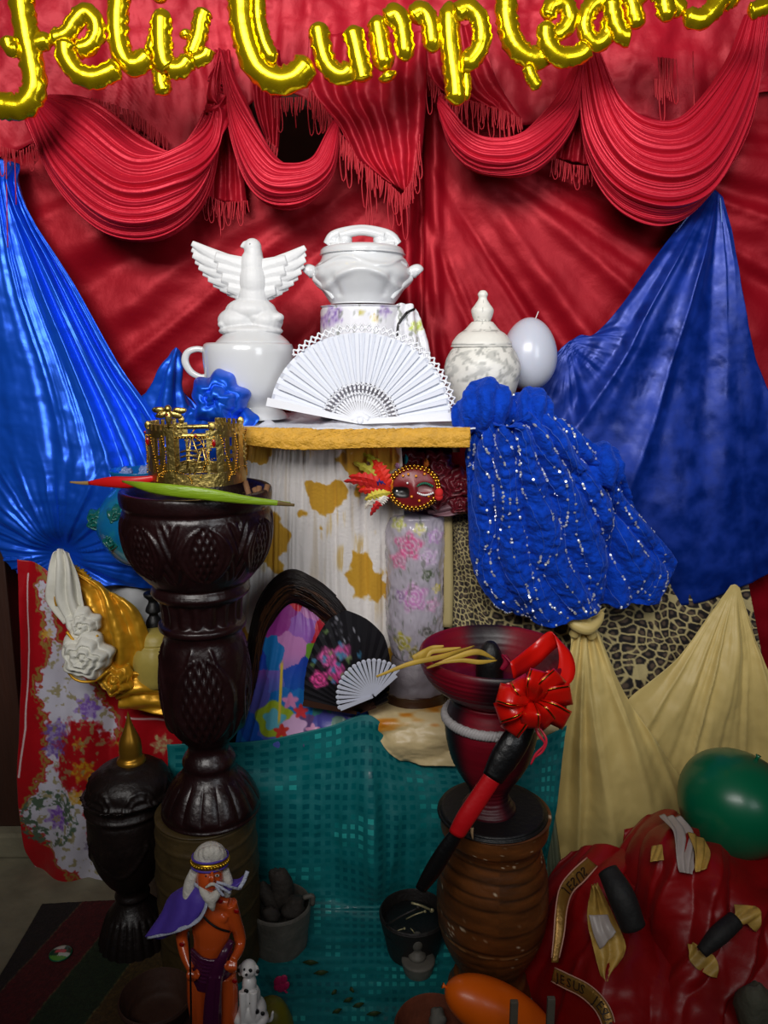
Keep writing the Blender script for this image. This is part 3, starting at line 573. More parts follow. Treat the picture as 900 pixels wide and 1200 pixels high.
# ---------------------------------------------------------------- left red floral cloth, gold satin, white roses
def rf(U, V, PX, PY):
    base = np.zeros(PX.shape+(3,))+np.array([176, 14, 26])
    def mixc(b, c, m): return b+(np.array(c)-b)*m[..., None]
    n = 9*fb(PX/9, PY/9, 160)+4*fb(PX/3, PY/3, 161)
    cx = np.interp(PY, [690, 760, 800, 850, 900, 950, 1000, 1040, 1080], [55, 68, 80, 100, 85, 64, 92, 122, 150]); hw = np.interp(PY, [690, 760, 800, 850, 900, 950, 1000, 1040, 1080], [2, 5, 30, 40, 26, 36, 24, 18, 22])
    d = np.abs(PX-cx)-hw+n
    fol = sst(7, 4, d)*sst(0, 3, d); base = mixc(base, (150, 130, 60), fol*.9)
    base = mixc(base, (205, 202, 216), sst(1, -2, d))
    inr = sst(10, 4, np.hypot((PX-100)/1.1, (PY-885)/1.5)-22+n); base = mixc(base, (170, 16, 26), inr)
    for (x, y, r, c) in [(105, 825, 15, (130, 90, 180)), (68, 855, 13, (120, 90, 170)), (66, 875, 12, (112, 84, 160)), (70, 957, 14, (126, 80, 176)), (122, 1040, 12, (116, 90, 160)), (108, 990, 8, (110, 100, 130)), (100, 900, 14, (196, 140, 30)), (92, 930, 9, (200, 150, 40)), (60, 740, 6, (196, 150, 50)), (150, 870, 12, (190, 150, 50)), (190, 872, 12, (190, 170, 120)), (96, 868, 7, (190, 140, 40)), (120, 950, 7, (120, 80, 150))]:
        a = np.arctan2(PY-y, PX-x); rr = np.hypot(PX-x, PY-y); m = sst(r, r*.75, rr*(1+.22*np.cos(a*7+r))+2*fb(PX/2.5, PY/2.5, 7))
        sh = sst(-.1, .3, fb(PX/2.6, PY/2.6, 163))
        base = mixc(base, c, m*(.55+.45*sh))
    md = np.hypot((PX-62), (PY-957)); ring = sst(4, 2, np.abs(md-24+3*fb(PX/5, PY/5, 3))-6)*sst(-.15, .1, fb(PX/4, PY/4, 164)); base = mixc(base, (84, 104, 84), ring)
    fol2 = sst(.2, .4, fb(PX/5, PY/5, 166))*sst(2, -4, d); base = mixc(base, (150, 138, 90), fol2*.8)
    ln = np.abs(PX-np.interp(PY, [680, 760, 850, 905], [33, 39, 35, 28])); base = mixc(base, (225, 200, 200), sst(1.6, .8, ln)*(PY < 906)*(PY > 672))
    ln = np.abs(PY-np.interp(PX, [40, 60, 90, 122], [1012, 1034, 1060, 1078]+[])); base = mixc(base, (225, 200, 200), sst(1.8, .8, ln)*(PX > 40)*(PX < 124)*(PY > 1000))
    ln = np.abs(PY-np.interp(PX, [150, 205], [836, 846])); base = mixc(base, (225, 180, 180), sst(1.6, .8, ln)*(PX > 150))
    return base
YF = -.24
t = thing('flowered_cloth', 'red cloth printed with purple flowers on white, hanging left behind the dark urn', 'cloth', WV(110, 900, YF))
cloth('printed_cloth', [[(21, 655, YF), (60, 668, YF), (105, 730, YF), (212, 806, YF)], [(24, 740, YF), (75, 745, YF-.02), (135, 790, YF), (212, 824, YF)], [(27, 830, YF), (80, 830, YF-.03), (145, 832, YF), (214, 845, YF)], [(26, 920, YF), (85, 920, YF-.04), (150, 925, YF-.02), (214, 925, YF)], [(32, 985, YF), (85, 990, YF-.05), (150, 1000, YF-.03), (208, 990, YF)], [(48, 1028, YF), (85, 1050, YF-.05), (120, 1075, YF-.04), (160, 1080, YF-.02), (208, 1070, YF)]],
  ATS, t, 260, 420, lambda U, V, PX, PY: .022*ridge((PX-20+.12*(PY-700))/64+.3*fb(PX/60, PY/120, 3))+.006*fb(PX/30, PY/50, 6), rf)
t = thing('gold_satin_cloth', 'shiny gold satin cloth with a bunched rose, beside the white rose knot', 'cloth', WV(135, 760, -.3))
YG = -.33
cloth('satin_cloth', [[(76, 658, YG), (84, 662, YG), (92, 672, YG)], [(92, 690, YG), (115, 684, YG), (132, 700, YG)], [(104, 722, YG), (130, 716, YG-.02), (160, 712, YG)], [(116, 758, YG), (140, 758, YG-.03), (176, 752, YG)], [(122, 790, YG), (145, 788, YG-.02), (170, 790, YG)]], GSA, t, 70, 90, lambda U, V, PX, PY: .018*ridge(U*3+.3*fb(U*2, V*2, 9))+.006*fb(PX/12, PY/12, 8))
cloth('satin_tail', [[(140, 785, YG), (160, 786, YG-.02), (196, 795, YG)], [(138, 812, YG-.02), (160, 806, YG-.03), (196, 815, YG)], [(142, 828, YG), (165, 832, YG), (198, 836, YG)]], GSA, t, 50, 50, lambda U, V, PX, PY: .014*ridge(V*3+.4*U+.4*fb(U*2, V*2, 19)))
rosette('rose', 136, 796, 21, YG-.04, GSA, t, 5, .5)
t = thing('white_rose_scarf', 'white scarf knotted into two fabric roses with gold edging at the left', 'scarf', WV(85, 720, -.36))
YR = -.36
wgm = mat('ivory_cloth', (222, 220, 208), .6, bump=.4, bscale=50)
cloth('scarf_tail', [[(64, 648, YR), (72, 643, YR), (84, 650, YR)], [(58, 672, YR), (74, 668, YR-.02), (92, 678, YR)], [(55, 700, YR), (76, 700, YR-.02), (98, 705, YR)], [(78, 728, YR), (88, 728, YR-.02), (104, 730, YR)]], wgm, t, 50, 60, lambda U, V, PX, PY: .014*ridge(U*3.5+.3*V+.3*fb(U*2, V*2, 9)))
cloth('gold_hem', [[(56, 696, YR-.006), (68, 700, YR-.014), (77, 699, YR-.008)], [(58, 710, YR-.006), (68, 710, YR-.014), (80, 708, YR-.008)]], GSA, t, 20, 8)
rosette('rose', 97, 732, 21, YR-.02, wgm, t, 3, .5); rosette('rose', 101, 768, 30, YR-.04, wgm, t, 8, .5, n=3.4)
for (x, y, R) in ((97, 732, 21), (101, 768, 30)):
    m = MB(); wtube(m, [(x-R*.9, y+R*.4, YR-.045), (x-R*.4, y+R*.95, YR-.05), (x+R*.3, y+R*1.0, YR-.05), (x+R*.85, y+R*.6, YR-.045)], 1.6, 6, 6); m.out('gold_hem', GSA, t)
t = tag(cloth('grey_cloth', [[(100, 676, -.20), (150, 676, -.20), (205, 676, -.2)], [(105, 730, -.2), (150, 730, -.22), (205, 730, -.2)], [(120, 830, -.2), (160, 830, -.2), (205, 830, -.2)]], mat('pale_grey_cloth', (176, 178, 180), .8), None, 60, 50, lambda U, V, PX, PY: .02*ridge(U*2.4+V*.6)+.006*fb(PX/20, PY/20, 7)), 'pale grey cloth behind the black candlestick, below the blue satin', 'cloth')
# ---------------------------------------------------------------- white pieces on the shelf
def wax(x, ref, Y): return W(x, ref, Y)[0]
YM = -.34
t = thing('tureen', 'large white mug-shaped tureen whose lid carries a dove with raised wings', 'tureen', (wax(292, 480, YM), YM, SZ+.004))
lathe('body', 292, 440, YM, [(0, 490), (40, 490), (44, 488), (40, 483), (32, 477), (34, 471), (43, 462), (49, 450), (52, 432), (53, 414), (52, 406), (50, 403), (46, 405), (46, 440), (20, 470), (0, 470)], WHT, t, 72)
h = MB(); wtube(h, [(246, 413, YM-.01), (232, 409, YM-.01), (220, 413, YM-.01), (217, 424, YM-.01), (224, 436, YM-.01), (236, 442, YM-.01), (246, 440, YM-.01)], [3.5, 3.5, 4, 4.5, 4, 3.5, 4], 12, 6, flat=.7); h.out('handle', WHT, t)
lid = lathe('lid', 296, 400, YM, [(0, 405), (42, 405), (43, 402), (41, 399), (33, 392), (26, 388), (0, 386)], WHT, t, 64)
dv = MB(); s0 = S(296, 340, YM)
def el(mb, x, y, rx, ry, rz=None, Y=YM, rot=0, dy=0):
    s = S(x, y, Y); mb.ell(WV(x, y, Y+dy), (rx*s, (rz or rx)*s, ry*s), Matrix.Rotation(rot, 3, 'Y'), 20, 14)
for a in [(294, 388, 38, 8, 30), (280, 376, 25, 16, 22), (312, 376, 20, 15, 22), (294, 364, 30, 15, 22), (297, 350, 18, 28, 15), (297, 330, 17, 26, 16), (296, 312, 15, 20, 13), (297, 300, 11, 16, 11), (296, 290, 10.5, 10.5, 10)]:
    el(dv, *a)
for x, y, r in ((270, 372, 9), (325, 372, 8), (300, 372, 10), (285, 384, 9), (316, 382, 8), (262, 380, 7)): el(dv, x, y, r, r*.7, r, dy=-.02)
wtube(dv, [(292, 287, YM), (287, 286, YM-.004), (282, 290, YM-.006)], [5, 3.6, 1.6], 8, 4)
dove = dv.out('dove', PLA, lid, remesh=.0022, smoothit=4)
e = MB(); el(e, 293, 286, 1.1, 1.1, 1.1, dy=-8.6*s0); e.out('eye', mat('pale_grey', (150, 150, 150), .5), lid)
def wing(sgn, tips, root):
    m = MB()
    for i, (tx, ty) in enumerate(tips):
        k = i/(len(tips)-1); rx = root[0][0]+(root[1][0]-root[0][0])*k; ry = root[0][1]+(root[1][1]-root[0][1])*k
        Yo = YM+.004*(i % 2)-.002*i*0
        mx, my = (rx+tx)/2+sgn*1.5, (ry+ty)/2+2
        wtube(m, [(rx, ry, Yo), (mx, my, Yo-.004), (tx, ty, Yo+.004)], [8, 7.6, 3.4], 10, 5, flat=.45)
    for i in range(4):
        k = i/3; rx = root[0][0]+(root[1][0]-root[0][0])*k; ry = root[0][1]+(root[1][1]-root[0][1])*k
        tx, ty = tips[1+i*2] if 1+i*2 < len(tips) else tips[-1]
        wtube(m, [(rx, ry, YM-.004), (rx+(tx-rx)*.55, ry+(ty-ry)*.55, YM-.010)], [11, 6], 10, 5, flat=.5)
    m.out('wing', PLA, dove, remesh=.0013, smoothit=2)
wing(-1, [(225, 285), (225, 292), (226, 299), (229, 306), (233, 313), (238, 320), (244, 327), (250, 333), (258, 338), (266, 343), (274, 346)], [(286, 312), (288, 340)])
wing(1, [(358, 290), (358, 297), (358, 304), (356, 311), (353, 318), (349, 325), (344, 331), (338, 337), (331, 342), (323, 346), (315, 348)], [(308, 314), (305, 342)])
# box wrapped in flowered white cloth, pot on it
def flw(kind):
    def f(U, V, PX, PY):
        b = np.zeros(PX.shape+(3,))+np.array([228, 228, 234] if kind == 0 else [176, 168, 180])
        def mx(b, c, m): return b+(np.array(c)-b)*np.clip(m, 0, 1)[..., None]
        if kind == 0:
            L = [(392, 372, 13, (140, 110, 180)), (380, 378, 9, (156, 130, 190)), (452, 366, 8, (160, 140, 190)), (440, 374, 5, (200, 170, 80)), (486, 384, 8, (190, 205, 90)), (425, 368, 4, (190, 180, 90))]
        else:
            L = [(478, 632, 17, (208, 92, 140)), (466, 650, 11, (216, 120, 160)), (500, 645, 12, (200, 170, 205)), (484, 690, 18, (196, 130, 186)), (506, 700, 9, (210, 150, 190)), (468, 690, 8, (150, 120, 160)), (512, 682, 6, (220, 200, 80)), (465, 608, 9, (190, 190, 110)), (490, 612, 8, (206, 200, 130)), (500, 730, 8, (70, 70, 60)), (470, 742, 12, (170, 160, 60)), (500, 665, 8, (90, 100, 80)), (508, 622, 10, (190, 150, 200)), (485, 755, 10, (130, 120, 60))]
        for x, y, r, c in L:
            a = np.arctan2(PY-y, PX-x); rr = np.hypot(PX-x, PY-y); m = sst(r, r*.65, rr*(1+.18*np.cos(a*5+r)))
            b = mx(b, c, m*(.45+.55*sst(-.3, .3, fb(PX/2.6, PY/2.6, int(x)))))
            b = mx(b, (240, 230, 240), sst(.35, .5, np.sin(rr*1.3+a))*m*.4)
        b = mx(b, (110, 116, 104), sst(.35, .5, fb(PX/3, PY/9, 9))*.6)
        return b
    return f
YX = -.30
t = thing('wrapped_box', 'round box wrapped in white cloth with purple flowers, under the handled ceramic pot', 'box', (wax(425, 480, YX), YX, SZ+.004))
c0 = flw(0)
sx = S(425, 380, YX)
lathe('wrapped_body', 425, 380, YX, [(0, 487), (48, 487), (50, 480), (50, 420), (49, 370), (48, 362), (46, 359), (0, 359)], ATG, t, 150, 10,
      lambda T, PY: .0015*fb(T*6, PY/8, 3), lambda T, PY: c0(T, PY, 425+50*np.sin(T), PY+0*T))
cloth('loose_cloth', [[(462, 358, YX-.03), (478, 357, YX-.03), (484, 364, YX-.01)], [(462, 378, YX-.05), (480, 376, YX-.05), (492, 382, YX-.02)], [(464, 410, YX-.06), (485, 408, YX-.05), (502, 412, YX-.02)], [(468, 470, YX-.06), (490, 470, YX-.05), (508, 478, YX-.02)]],
      ATG, t, 60, 80, lambda U, V, PX, PY: .012*ridge(U*2.4+V*.5)+.003*fb(PX/6, PY/8, 3), c0)
m = MB(); wtube(m, [(477, 366, YX-.058), (467, 380, YX-.066), (466, 396, YX-.068)], 1.8, 6, 4, flat=.5); wtube(m, [(477, 366, YX-.058), (486, 362, YX-.044)], 1.6, 6, 4, flat=.5); m.out('black_ribbon', BLK, t)
YP = YX
t = thing('ceramic_pot', 'white glazed pot with side knobs and loop-handled lid on the flowered box', 'pot', WV(425, 357, YP))
def potr(T, PY):
    s = S(425, 320, YP); c3 = np.cos(T*3.0)
    low = 3.4*np.exp(-((PY-(330-10*c3))/4.5)**2)*(PY < 346)
    up = 2.6*np.exp(-((PY-(310+5*np.sin(T*4)))/3.0)**2)
    drop = 2.4*np.exp(-((np.abs((T/pi*2.5) % 1-.5))/.09)**2)*sst(352, 346, PY)*sst(318, 330, PY)
    return s*(low+up-drop)
lathe('body', 425, 320, YP, [(0, 357), (34, 357), (38, 355), (45, 345), (53, 333), (57, 325), (56, 317), (51, 310), (48, 303), (47, 298), (42, 299), (30, 310), (0, 310)], WHT, t, 200, 10, potr)
k = MB()
for sg in (-1, 1): wtube(k, [(425+sg*50, 326, YP-.01), (425+sg*58, 319, YP-.012), (425+sg*64, 318, YP-.012), (425+sg*67, 321, YP-.012)], [6, 7, 8.5, 6], 14, 5)
for sg in (-1, 1):
    wtube(k, [(425+sg*50, 312, YP-.03), (425+sg*36, 306, YP-.055), (425+sg*22, 314, YP-.072), (425+sg*8, 318, YP-.08), (425+sg*7, 328, YP-.078), (425+sg*20, 330, YP-.076), (425+sg*28, 322, YP-.07)], [4, 4.4, 4.6, 5, 5.5, 4.6, 3], 12, 6)
    wtube(k, [(425+sg*56, 326, YP-.02), (425+sg*44, 336, YP-.045), (425+sg*34, 350, YP-.05)], [4.5, 4.5, 2.5], 12, 6)
k.out('scroll_handle', WHT, t, remesh=.002, smoothit=4)
lid = lathe('lid', 425, 290, YP, [(0, 300), (46, 300), (49, 297), (48, 293), (44, 290), (36, 289), (0, 289)], WHT, t, 96, 6, lambda T, PY: .0015*np.sin(T*3+.5)*np.exp(-((PY-294)/4)**2))
h = MB()
wtube(h, [(384, 287, YP-.02), (390, 277, YP-.022), (404, 271, YP-.024), (424, 268, YP-.024), (444, 271, YP-.024), (458, 277, YP-.022), (466, 287, YP-.02)], [6, 6, 5, 4.6, 5, 6, 6], 14, 6)
wtube(h, [(388, 289, YP-.03), (410, 290, YP-.036), (430, 290, YP-.036), (462, 288, YP-.03)], [5, 3.4, 3.4, 5], 12, 6)
el(h, 391, 282, 8, 8, 12, Y=YP-.01); el(h, 459, 281, 9, 8, 12, Y=YP-.01); el(h, 452, 286, 11, 6, 12, Y=YP-.01); el(h, 398, 287, 9, 5, 12, Y=YP-.01)
el(h, 404, 281, 9, 8.5, 9, Y=YP-.02); el(h, 446, 281, 9, 8.5, 9, Y=YP-.02); wtube(h, [(398, 276, YP-.028), (424, 271, YP-.03), (450, 276, YP-.028)], 5, 12, 5)
h.out('loop_handle', WHT, lid, remesh=.0016, smoothit=3)
# distressed lidded jar
YJ = -.33
def jcol(T, PY):
    b = np.zeros(T.shape+(3,))+np.array([226, 224, 216]); PXs = T*26
    sw = np.abs(np.sin(T*4+1.2*np.sin(PY/5)))*sst(405, 412, PY)*sst(452, 444, PY); g = sst(.80, .95, sw)*.32
    g = np.maximum(g, sst(.2, .45, fb(T*9, PY/5, 200))*.55*sst(400, 410, PY)*sst(455, 445, PY))
    g = np.maximum(g, sst(.45, .6, fb(T*12, PY/6, 201))*.5)
    for y in (404, 388, 376): g = np.maximum(g, .65*np.exp(-((PY-y)/1.0)**2)*(vn(T*4, PY, 3) > .35))
    return b+(np.array([120, 122, 118])-b)*g[..., None]
t = thing('lidded_jar', 'white distressed jar with scroll carving and a tall finial lid at the shelf right end', 'jar', (wax(565, 470, YJ), YJ, SZ+.004))
lathe('body', 565, 440, YJ, [(0, 486), (22, 486), (30, 482), (38, 462), (44, 440), (44, 426), (38, 412), (33, 406), (31, 405), (28, 410), (0, 440)], mat('distressed_white', rough=.45, attr=True, bump=.3, bscale=80), t, 110, 8,
      lambda T, PY: .0006*np.sin(T*8+1.5*np.sin(PY/5))*sst(405, 415, PY)*sst(455, 445, PY), jcol)
lathe('lid', 565, 380, YJ, [(0, 407), (33, 407), (35, 404), (34, 400), (28, 392), (20, 386), (13, 378), (10, 376), (12, 370), (13, 363), (9, 357), (5, 350), (6, 345), (3.5, 341), (0, 340)], MC['distressed_white'], t, 64, 7, None, jcol)
# balloons
def balloon(name, label, cx, cy, rx, ry, Y, m, rot=0, knot=1, knotdir=-1, tail=None, grp=None):
    s = S(cx, cy, Y); c = WV(cx, cy, Y); t = thing(name, label, 'balloon', c, grp)
    nu, nv = 40, 28; V = []
    for i in range(nv+1):
        a = pi*i/nv
        for j in range(nu):
            b = 2*pi*j/nu; z = math.cos(a); k = math.sin(a)*(1-.10*z*knotdir*-1)
            V.append(c+Matrix.Rotation(rot, 3, 'Y') @ Vector((rx*s*k*math.cos(b), rx*s*k*math.sin(b), ry*s*z)))
    mesh('skin', V, gridf(nu, nv+1, True), m, t)
    q = MB(); p = c+Matrix.Rotation(rot, 3, 'Y') @ Vector((0, 0, ry*s*knotdir)); dd = Matrix.Rotation(rot, 3, 'Y') @ Vector((0, 0, s*knotdir))
    q.tube([p-dd*1.5, p+dd*2, p+dd*5], [2.5*s, 1.6*s, 3.4*s], 10); q.out('knot', m, t)
    if tail: q = MB(); wtube(q, tail, .6, 5, 4); q.out('tail_string', mat('white_thread', (220, 220, 220), .6), t)
balloon('party_balloon', 'pearl grey balloon between the lidded jar and the blue damask drape', 620, 415, 32.5, 42, -.24, CLR, 0, 1, -1, [(627, 375, -.24), (629, 370, -.24), (631, 365, -.24)])
balloon('party_balloon', 'dark green balloon resting on the red bundle at the right edge', 860, 943, 65, 62, -.60, GRN, .35, 1, 1)
balloon('party_balloon', 'long orange balloon on the floor in front of the turned wooden vase', 586, 1186, 31, 72, -.86, ORG, -1.08, 1, 1)
# ---------------------------------------------------------------- folding fans
def fanleaf(name, piv, a0, a1, Rf, r0, Y, m, parent, n=24, col=None, amp=.004, tilt=0.0):
    nu, nv = n*6+1, 26; U, V = np.meshgrid(np.linspace(0, 1, nu), np.linspace(0, 1, nv)); A = np.radians(a0+(a1-a0)*U); R1 = Rf(np.degrees(A)); R = r0+(R1-r0)*V
    tri = np.abs((U*n) % 1*2-1)*2-1
    px = piv[0]+R*np.cos(A); py = piv[1]-R*np.sin(A); YY = Y+tri*amp*(.3+.7*V)+tilt*R*np.sin(A)
    x, y, z = W(px, py, YY); P = np.stack([x, y, z], -1).reshape(-1, 3)
    o = mesh(name, P, gridf(nu, nv), m, parent, False, col=None if col is None else col(U, V, px, py).reshape(-1, 3)); q = o.modifiers.new('t', 'SOLIDIFY'); q.thickness = .0006
    return o
def stick(piv, ang, r0, r1, w0, w1, Y, m, parent, name='stick', th=.0012, tilt=0):
    a = math.radians(ang); V = []
    for r, w_ in ((r0, w0), (r1, w1)):
        for sg in (-1, 1):
            for d in (0, th):
                px = piv[0]+r*math.cos(a)-sg*w_*math.sin(a); py = piv[1]-r*math.sin(a)-sg*w_*math.cos(a); V.append(W(px, py, Y-d+tilt*r*math.sin(a)))
    return mesh(name, V, [(0, 1, 3, 2), (4, 6, 7, 5), (0, 4, 5, 1), (2, 3, 7, 6), (0, 2, 6, 4), (1, 5, 7, 3)], m, parent, False)
WPL = mat('white_plastic', (236, 238, 244), .4)
WVO = mat('fan_voile', (226, 230, 240), .7, bump=.2)
YF1 = -.455
t = thing('folding_fan', 'large white open folding fan with lace rim standing on the shelf', 'fan', WV(422, 494, YF1), 'open fans')
PV = (422, 494)
R1 = lambda d: 106+2*np.sin(np.radians(d)*3)
fanleaf('fan_leaf', PV, 4, 166, R1, 46, YF1, WVO, t, 22)
for i in range(23):
    a = 6+158*i/22; stick(PV, a, 44, 104, 1.6, 2.4, YF1-.005, WVO, t, 'rib', .0008)
    stick(PV, a, 8, 27, .7, 1.0, YF1-.003-.0004*i, WPL, t, 'stick')
    stick(PV, a, 27, 38, 1.3, .8, YF1-.003, WPL, t, 'stick'); stick(PV, a, 37, 49, .9, 2.0, YF1-.003, WPL, t, 'stick')
stick(PV, 3, 2, 108, 3, 5, YF1-.009, WPL, t, 'guard_stick', .003); stick(PV, 168, 2, 112, 3, 5, YF1-.009, WPL, t, 'guard_stick', .003)
lc = MB()
for j in range(60):
    a = math.radians(3+130*j/59); b = math.radians(3+130*(j+1)/59)
    for (r, k) in ((109, 3), (112, -3)):
        p = [(PV[0]+(r+k*math.cos(j*pi+u*pi))*math.cos(a+(b-a)*u), PV[1]-(r+k*math.cos(j*pi+u*pi))*math.sin(a+(b-a)*u), YF1-.002) for u in (0, .5, 1)]
        wtube(lc, p, 1.1, 4, 3, cap=False)
for rr_2 in (25, 33, 44):
    pts = []
    for j in range(90):
        a = math.radians(6+158*j/89); r = rr_2+1.6*math.sin(j*1.75); pts.append((PV[0]+r*math.cos(a), PV[1]-r*math.sin(a), YF1-.006))
    wtube(lc, pts, .9, 4, 1, cap=False)
lc.out('lace_rim', WPL, t)['kind'] = 'stuff'
m = MB(); wtube(m, [(412, 492, YF1-.006), (422, 486, YF1-.006), (432, 492, YF1-.006)], 4, 8, 4); el(m, 422, 493, 4, 4, 3, Y=YF1-.012); m.out('pivot_pin', WPL, t)
# black rose fan
def bfc(U, V, px, py):
    b = np.zeros(px.shape+(3,))+np.array([20, 18, 24])
    for x, y, r, c in [(384, 770, 13, (225, 100, 170)), (402, 764, 11, (215, 90, 160)), (374, 796, 12, (235, 80, 160)), (394, 787, 12, (225, 90, 170)), (392, 796, 6, (190, 60, 120))]:
        a = np.arctan2(py-y, px-x); rr = np.hypot(px-x, py-y); m = sst(r, r*.7, rr*(1+.12*np.cos(a*5)))*(.6+.4*sst(-.3, .3, np.sin(rr*1.4+a))); b = b+(np.array(c)-b)*m[..., None]
    for i in range(26):
        random.seed(100+i); x = 390+random.gauss(0, 16); y = 776+random.gauss(0, 17); m = sst(3.4, 2, np.hypot(px-x, py-y)); b = b+(np.array([70, 140, 180] if i % 3 else [120, 150, 90])-b)*(m*.8)[..., None]
    for i in range(30):
        random.seed(300+i); a = random.uniform(.3, 2.6); r = random.uniform(20, 55); x = 395+r*math.cos(a)*.5; y = 762-r*math.sin(a)*.7; b = b+(np.array([190, 190, 200])-b)*(sst(1.3, .5, np.hypot(px-x, py-y))*.8)[..., None]
    return b
YB2 = -.43
t = thing('folding_fan', 'black fan painted with pink roses, propped against the scarf and dark wig', 'fan', WV(425, 835, YB2), 'open fans')
RB = lambda d: np.interp(d, [0, 30, 44, 61, 72, 85, 97, 107, 118, 128, 142, 155, 168, 185], [30, 40, 51, 75, 96, 111, 122, 116, 102, 90, 78, 70, 65, 62])
fanleaf('fan_leaf', (420, 836), 20, 168, RB, 16, YB2, mat('fan_print', rough=.55, attr=True), t, 22, bfc, .004, .0002)
for i in range(12): stick((420, 836), 22+142*i/11, 2, 22, 1, 2, YB2-.006, mat('brown_stick', (60, 36, 26), .4), t)
stick((420, 836), 169, 2, 66, 2, 4, YB2-.008, MC['brown_stick'], t, 'guard_stick', .003)
YB3 = -.475
t = thing('folding_fan', 'small pale lilac-white fan leaning in front of the black rose fan', 'fan', WV(440, 817, YB3), 'open fans')
LIL = mat('pale_plastic', (206, 210, 226), .45)
for i in range(19):
    a = 48+150*i/18; stick((438, 816), a, 1, 41, .5, 2.1, YB3-.0008*(i % 2), LIL, t, 'stick')
    m = MB(); el(m, 438+42*math.cos(math.radians(a)), 816-42*math.sin(math.radians(a)), 2.7, 2.7, 1, Y=YB3-.0008*(i % 2)); m.out('stick_tip', LIL, t)
stick((438, 816), 200, 1, 42, 1.5, 3, YB3-.004, LIL, t, 'guard_stick', .002); stick((438, 816), 44, 1, 36, 1.5, 3, YB3-.004, LIL, t, 'guard_stick', .002)
# ---------------------------------------------------------------- wig and scarf
def scf(U, V, PX, PY):
    f1, f2, i = vor(PX/26+.3*fb(PX/20, PY/20, 1), PY/30+.3*fb(PX/20, PY/20, 2), 12, .9)
    pal = np.array([[20, 80, 180], [150, 50, 140], [30, 120, 190], [150, 90, 180], [110, 160, 50], [200, 40, 60], [190, 120, 180], [24, 110, 180], [30, 60, 170], [210, 190, 60]])
    b = pal[(i*9.99).astype(int)].astype(float)
    g = sst(760, 810, PY)[..., None]; b = b*(1-.55*g)+np.array([20, 100, 180])*.55*g
    for x, y, r, c in [(322, 842, 22, (150, 170, 40)), (322, 842, 13, (90, 170, 190)), (345, 850, 14, (214, 170, 210)), (330, 855, 8, (200, 50, 40)), (352, 832, 8, (210, 50, 60)), (366, 855, 8, (220, 150, 190)), (340, 820, 9, (210, 130, 180))]:
        m = sst(r, r-2, np.hypot(PX-x, PY-y)+2*np.sin(np.arctan2(PY-y, PX-x)*5)); b = b+(np.array(c)-b)*m[..., None]
    ln = np.minimum(np.abs(PX-(331-.06*(PY-780))), 99); return b+(np.array([210, 180, 60])-b)*(sst(2, 1, ln)*sst(770, 780, PY)*sst(850, 840, PY))[..., None]
YW = -.34
tag(cloth('rainbow_scarf', [[(322, 712, YW), (340, 703, YW-.01), (360, 712, YW), (385, 735, YW)], [(302, 745, YW-.01), (335, 745, YW-.03), (370, 745, YW-.02), (400, 760, YW)], [(296, 790, YW-.03), (330, 790, YW-.05), (370, 790, YW-.03), (410, 800, YW)], [(285, 835, YW-.05), (325, 840, YW-.07), (380, 840, YW-.04), (430, 830, YW-.02)], [(277, 868, YW-.06), (325, 872, YW-.08), (385, 862, YW-.06), (435, 850, YW-.05)], [(275, 890, YW-.05), (330, 890, YW-.07), (385, 880, YW-.06), (435, 868, YW-.05)]], ATS, None, 170, 170,
   lambda U, V, PX, PY: .02*fo(U*7+V, V*2, 7), scf), 'rainbow coloured scarf with blue folds draped beneath the dark wig', 'scarf')
t = thing('wig', 'long dark brown wig arched over the rainbow scarf, falling down its left side', 'wig', WV(345, 850, YW))
HR = mat('dark_hair', (26, 18, 15), .32, aniso=.5, bump=.2); HR2 = mat('brown_hair', (74, 44, 24), .38)
outer = np.array([(283, 875), (283, 820), (290, 760), (302, 710), (322, 678), (345, 668), (375, 684), (398, 706), (410, 724), (422, 745)], float)
inner = np.array([(296, 875), (300, 830), (304, 790), (308, 752), (324, 722), (342, 706), (364, 712), (384, 726), (398, 738), (410, 752)], float)
om, im = cr(outer, 60), cr(inner, 60)
cap_ = [[(a[0], a[1], YW+.02) for a in outer], [((a[0]+b[0])/2, (a[1]+b[1])/2, YW-.045) for a, b in zip(outer, inner)], [(b[0], b[1], YW-.02) for b in inner]]
cloth('hair_base', cap_, HR, t, 100, 30, lambda U, V, PX, PY: .004*ridge(V*14+fb(U*4, V*3, 3)), thick=.004)
for nm, mm, cnt, lo, hi in (('hair_strands', HR, 230, 0, 1), ('brown_highlights', HR2, 110, .45, 1.03)):
    hb = MB()
    for i in range(cnt):
        k = random.uniform(lo, hi); a = int(random.uniform(0, 10)); b_ = int(random.uniform(45, 60)); w0 = random.uniform(-2, 2); pts = []
        for j in range(a, b_, 4):
            p = om[j]*(1-k)+im[j]*k; pts.append((p[0]+w0*math.sin(j*.2+i), p[1]+w0*math.cos(j*.15), YW-.05*math.sin(pi*min(max(k, .0), 1))**.6-.006-random.random()*.004))
        wtube(hb, pts, .75, 3, 2, cap=False)
    hb.out(nm, mm, t)['kind'] = 'stuff'
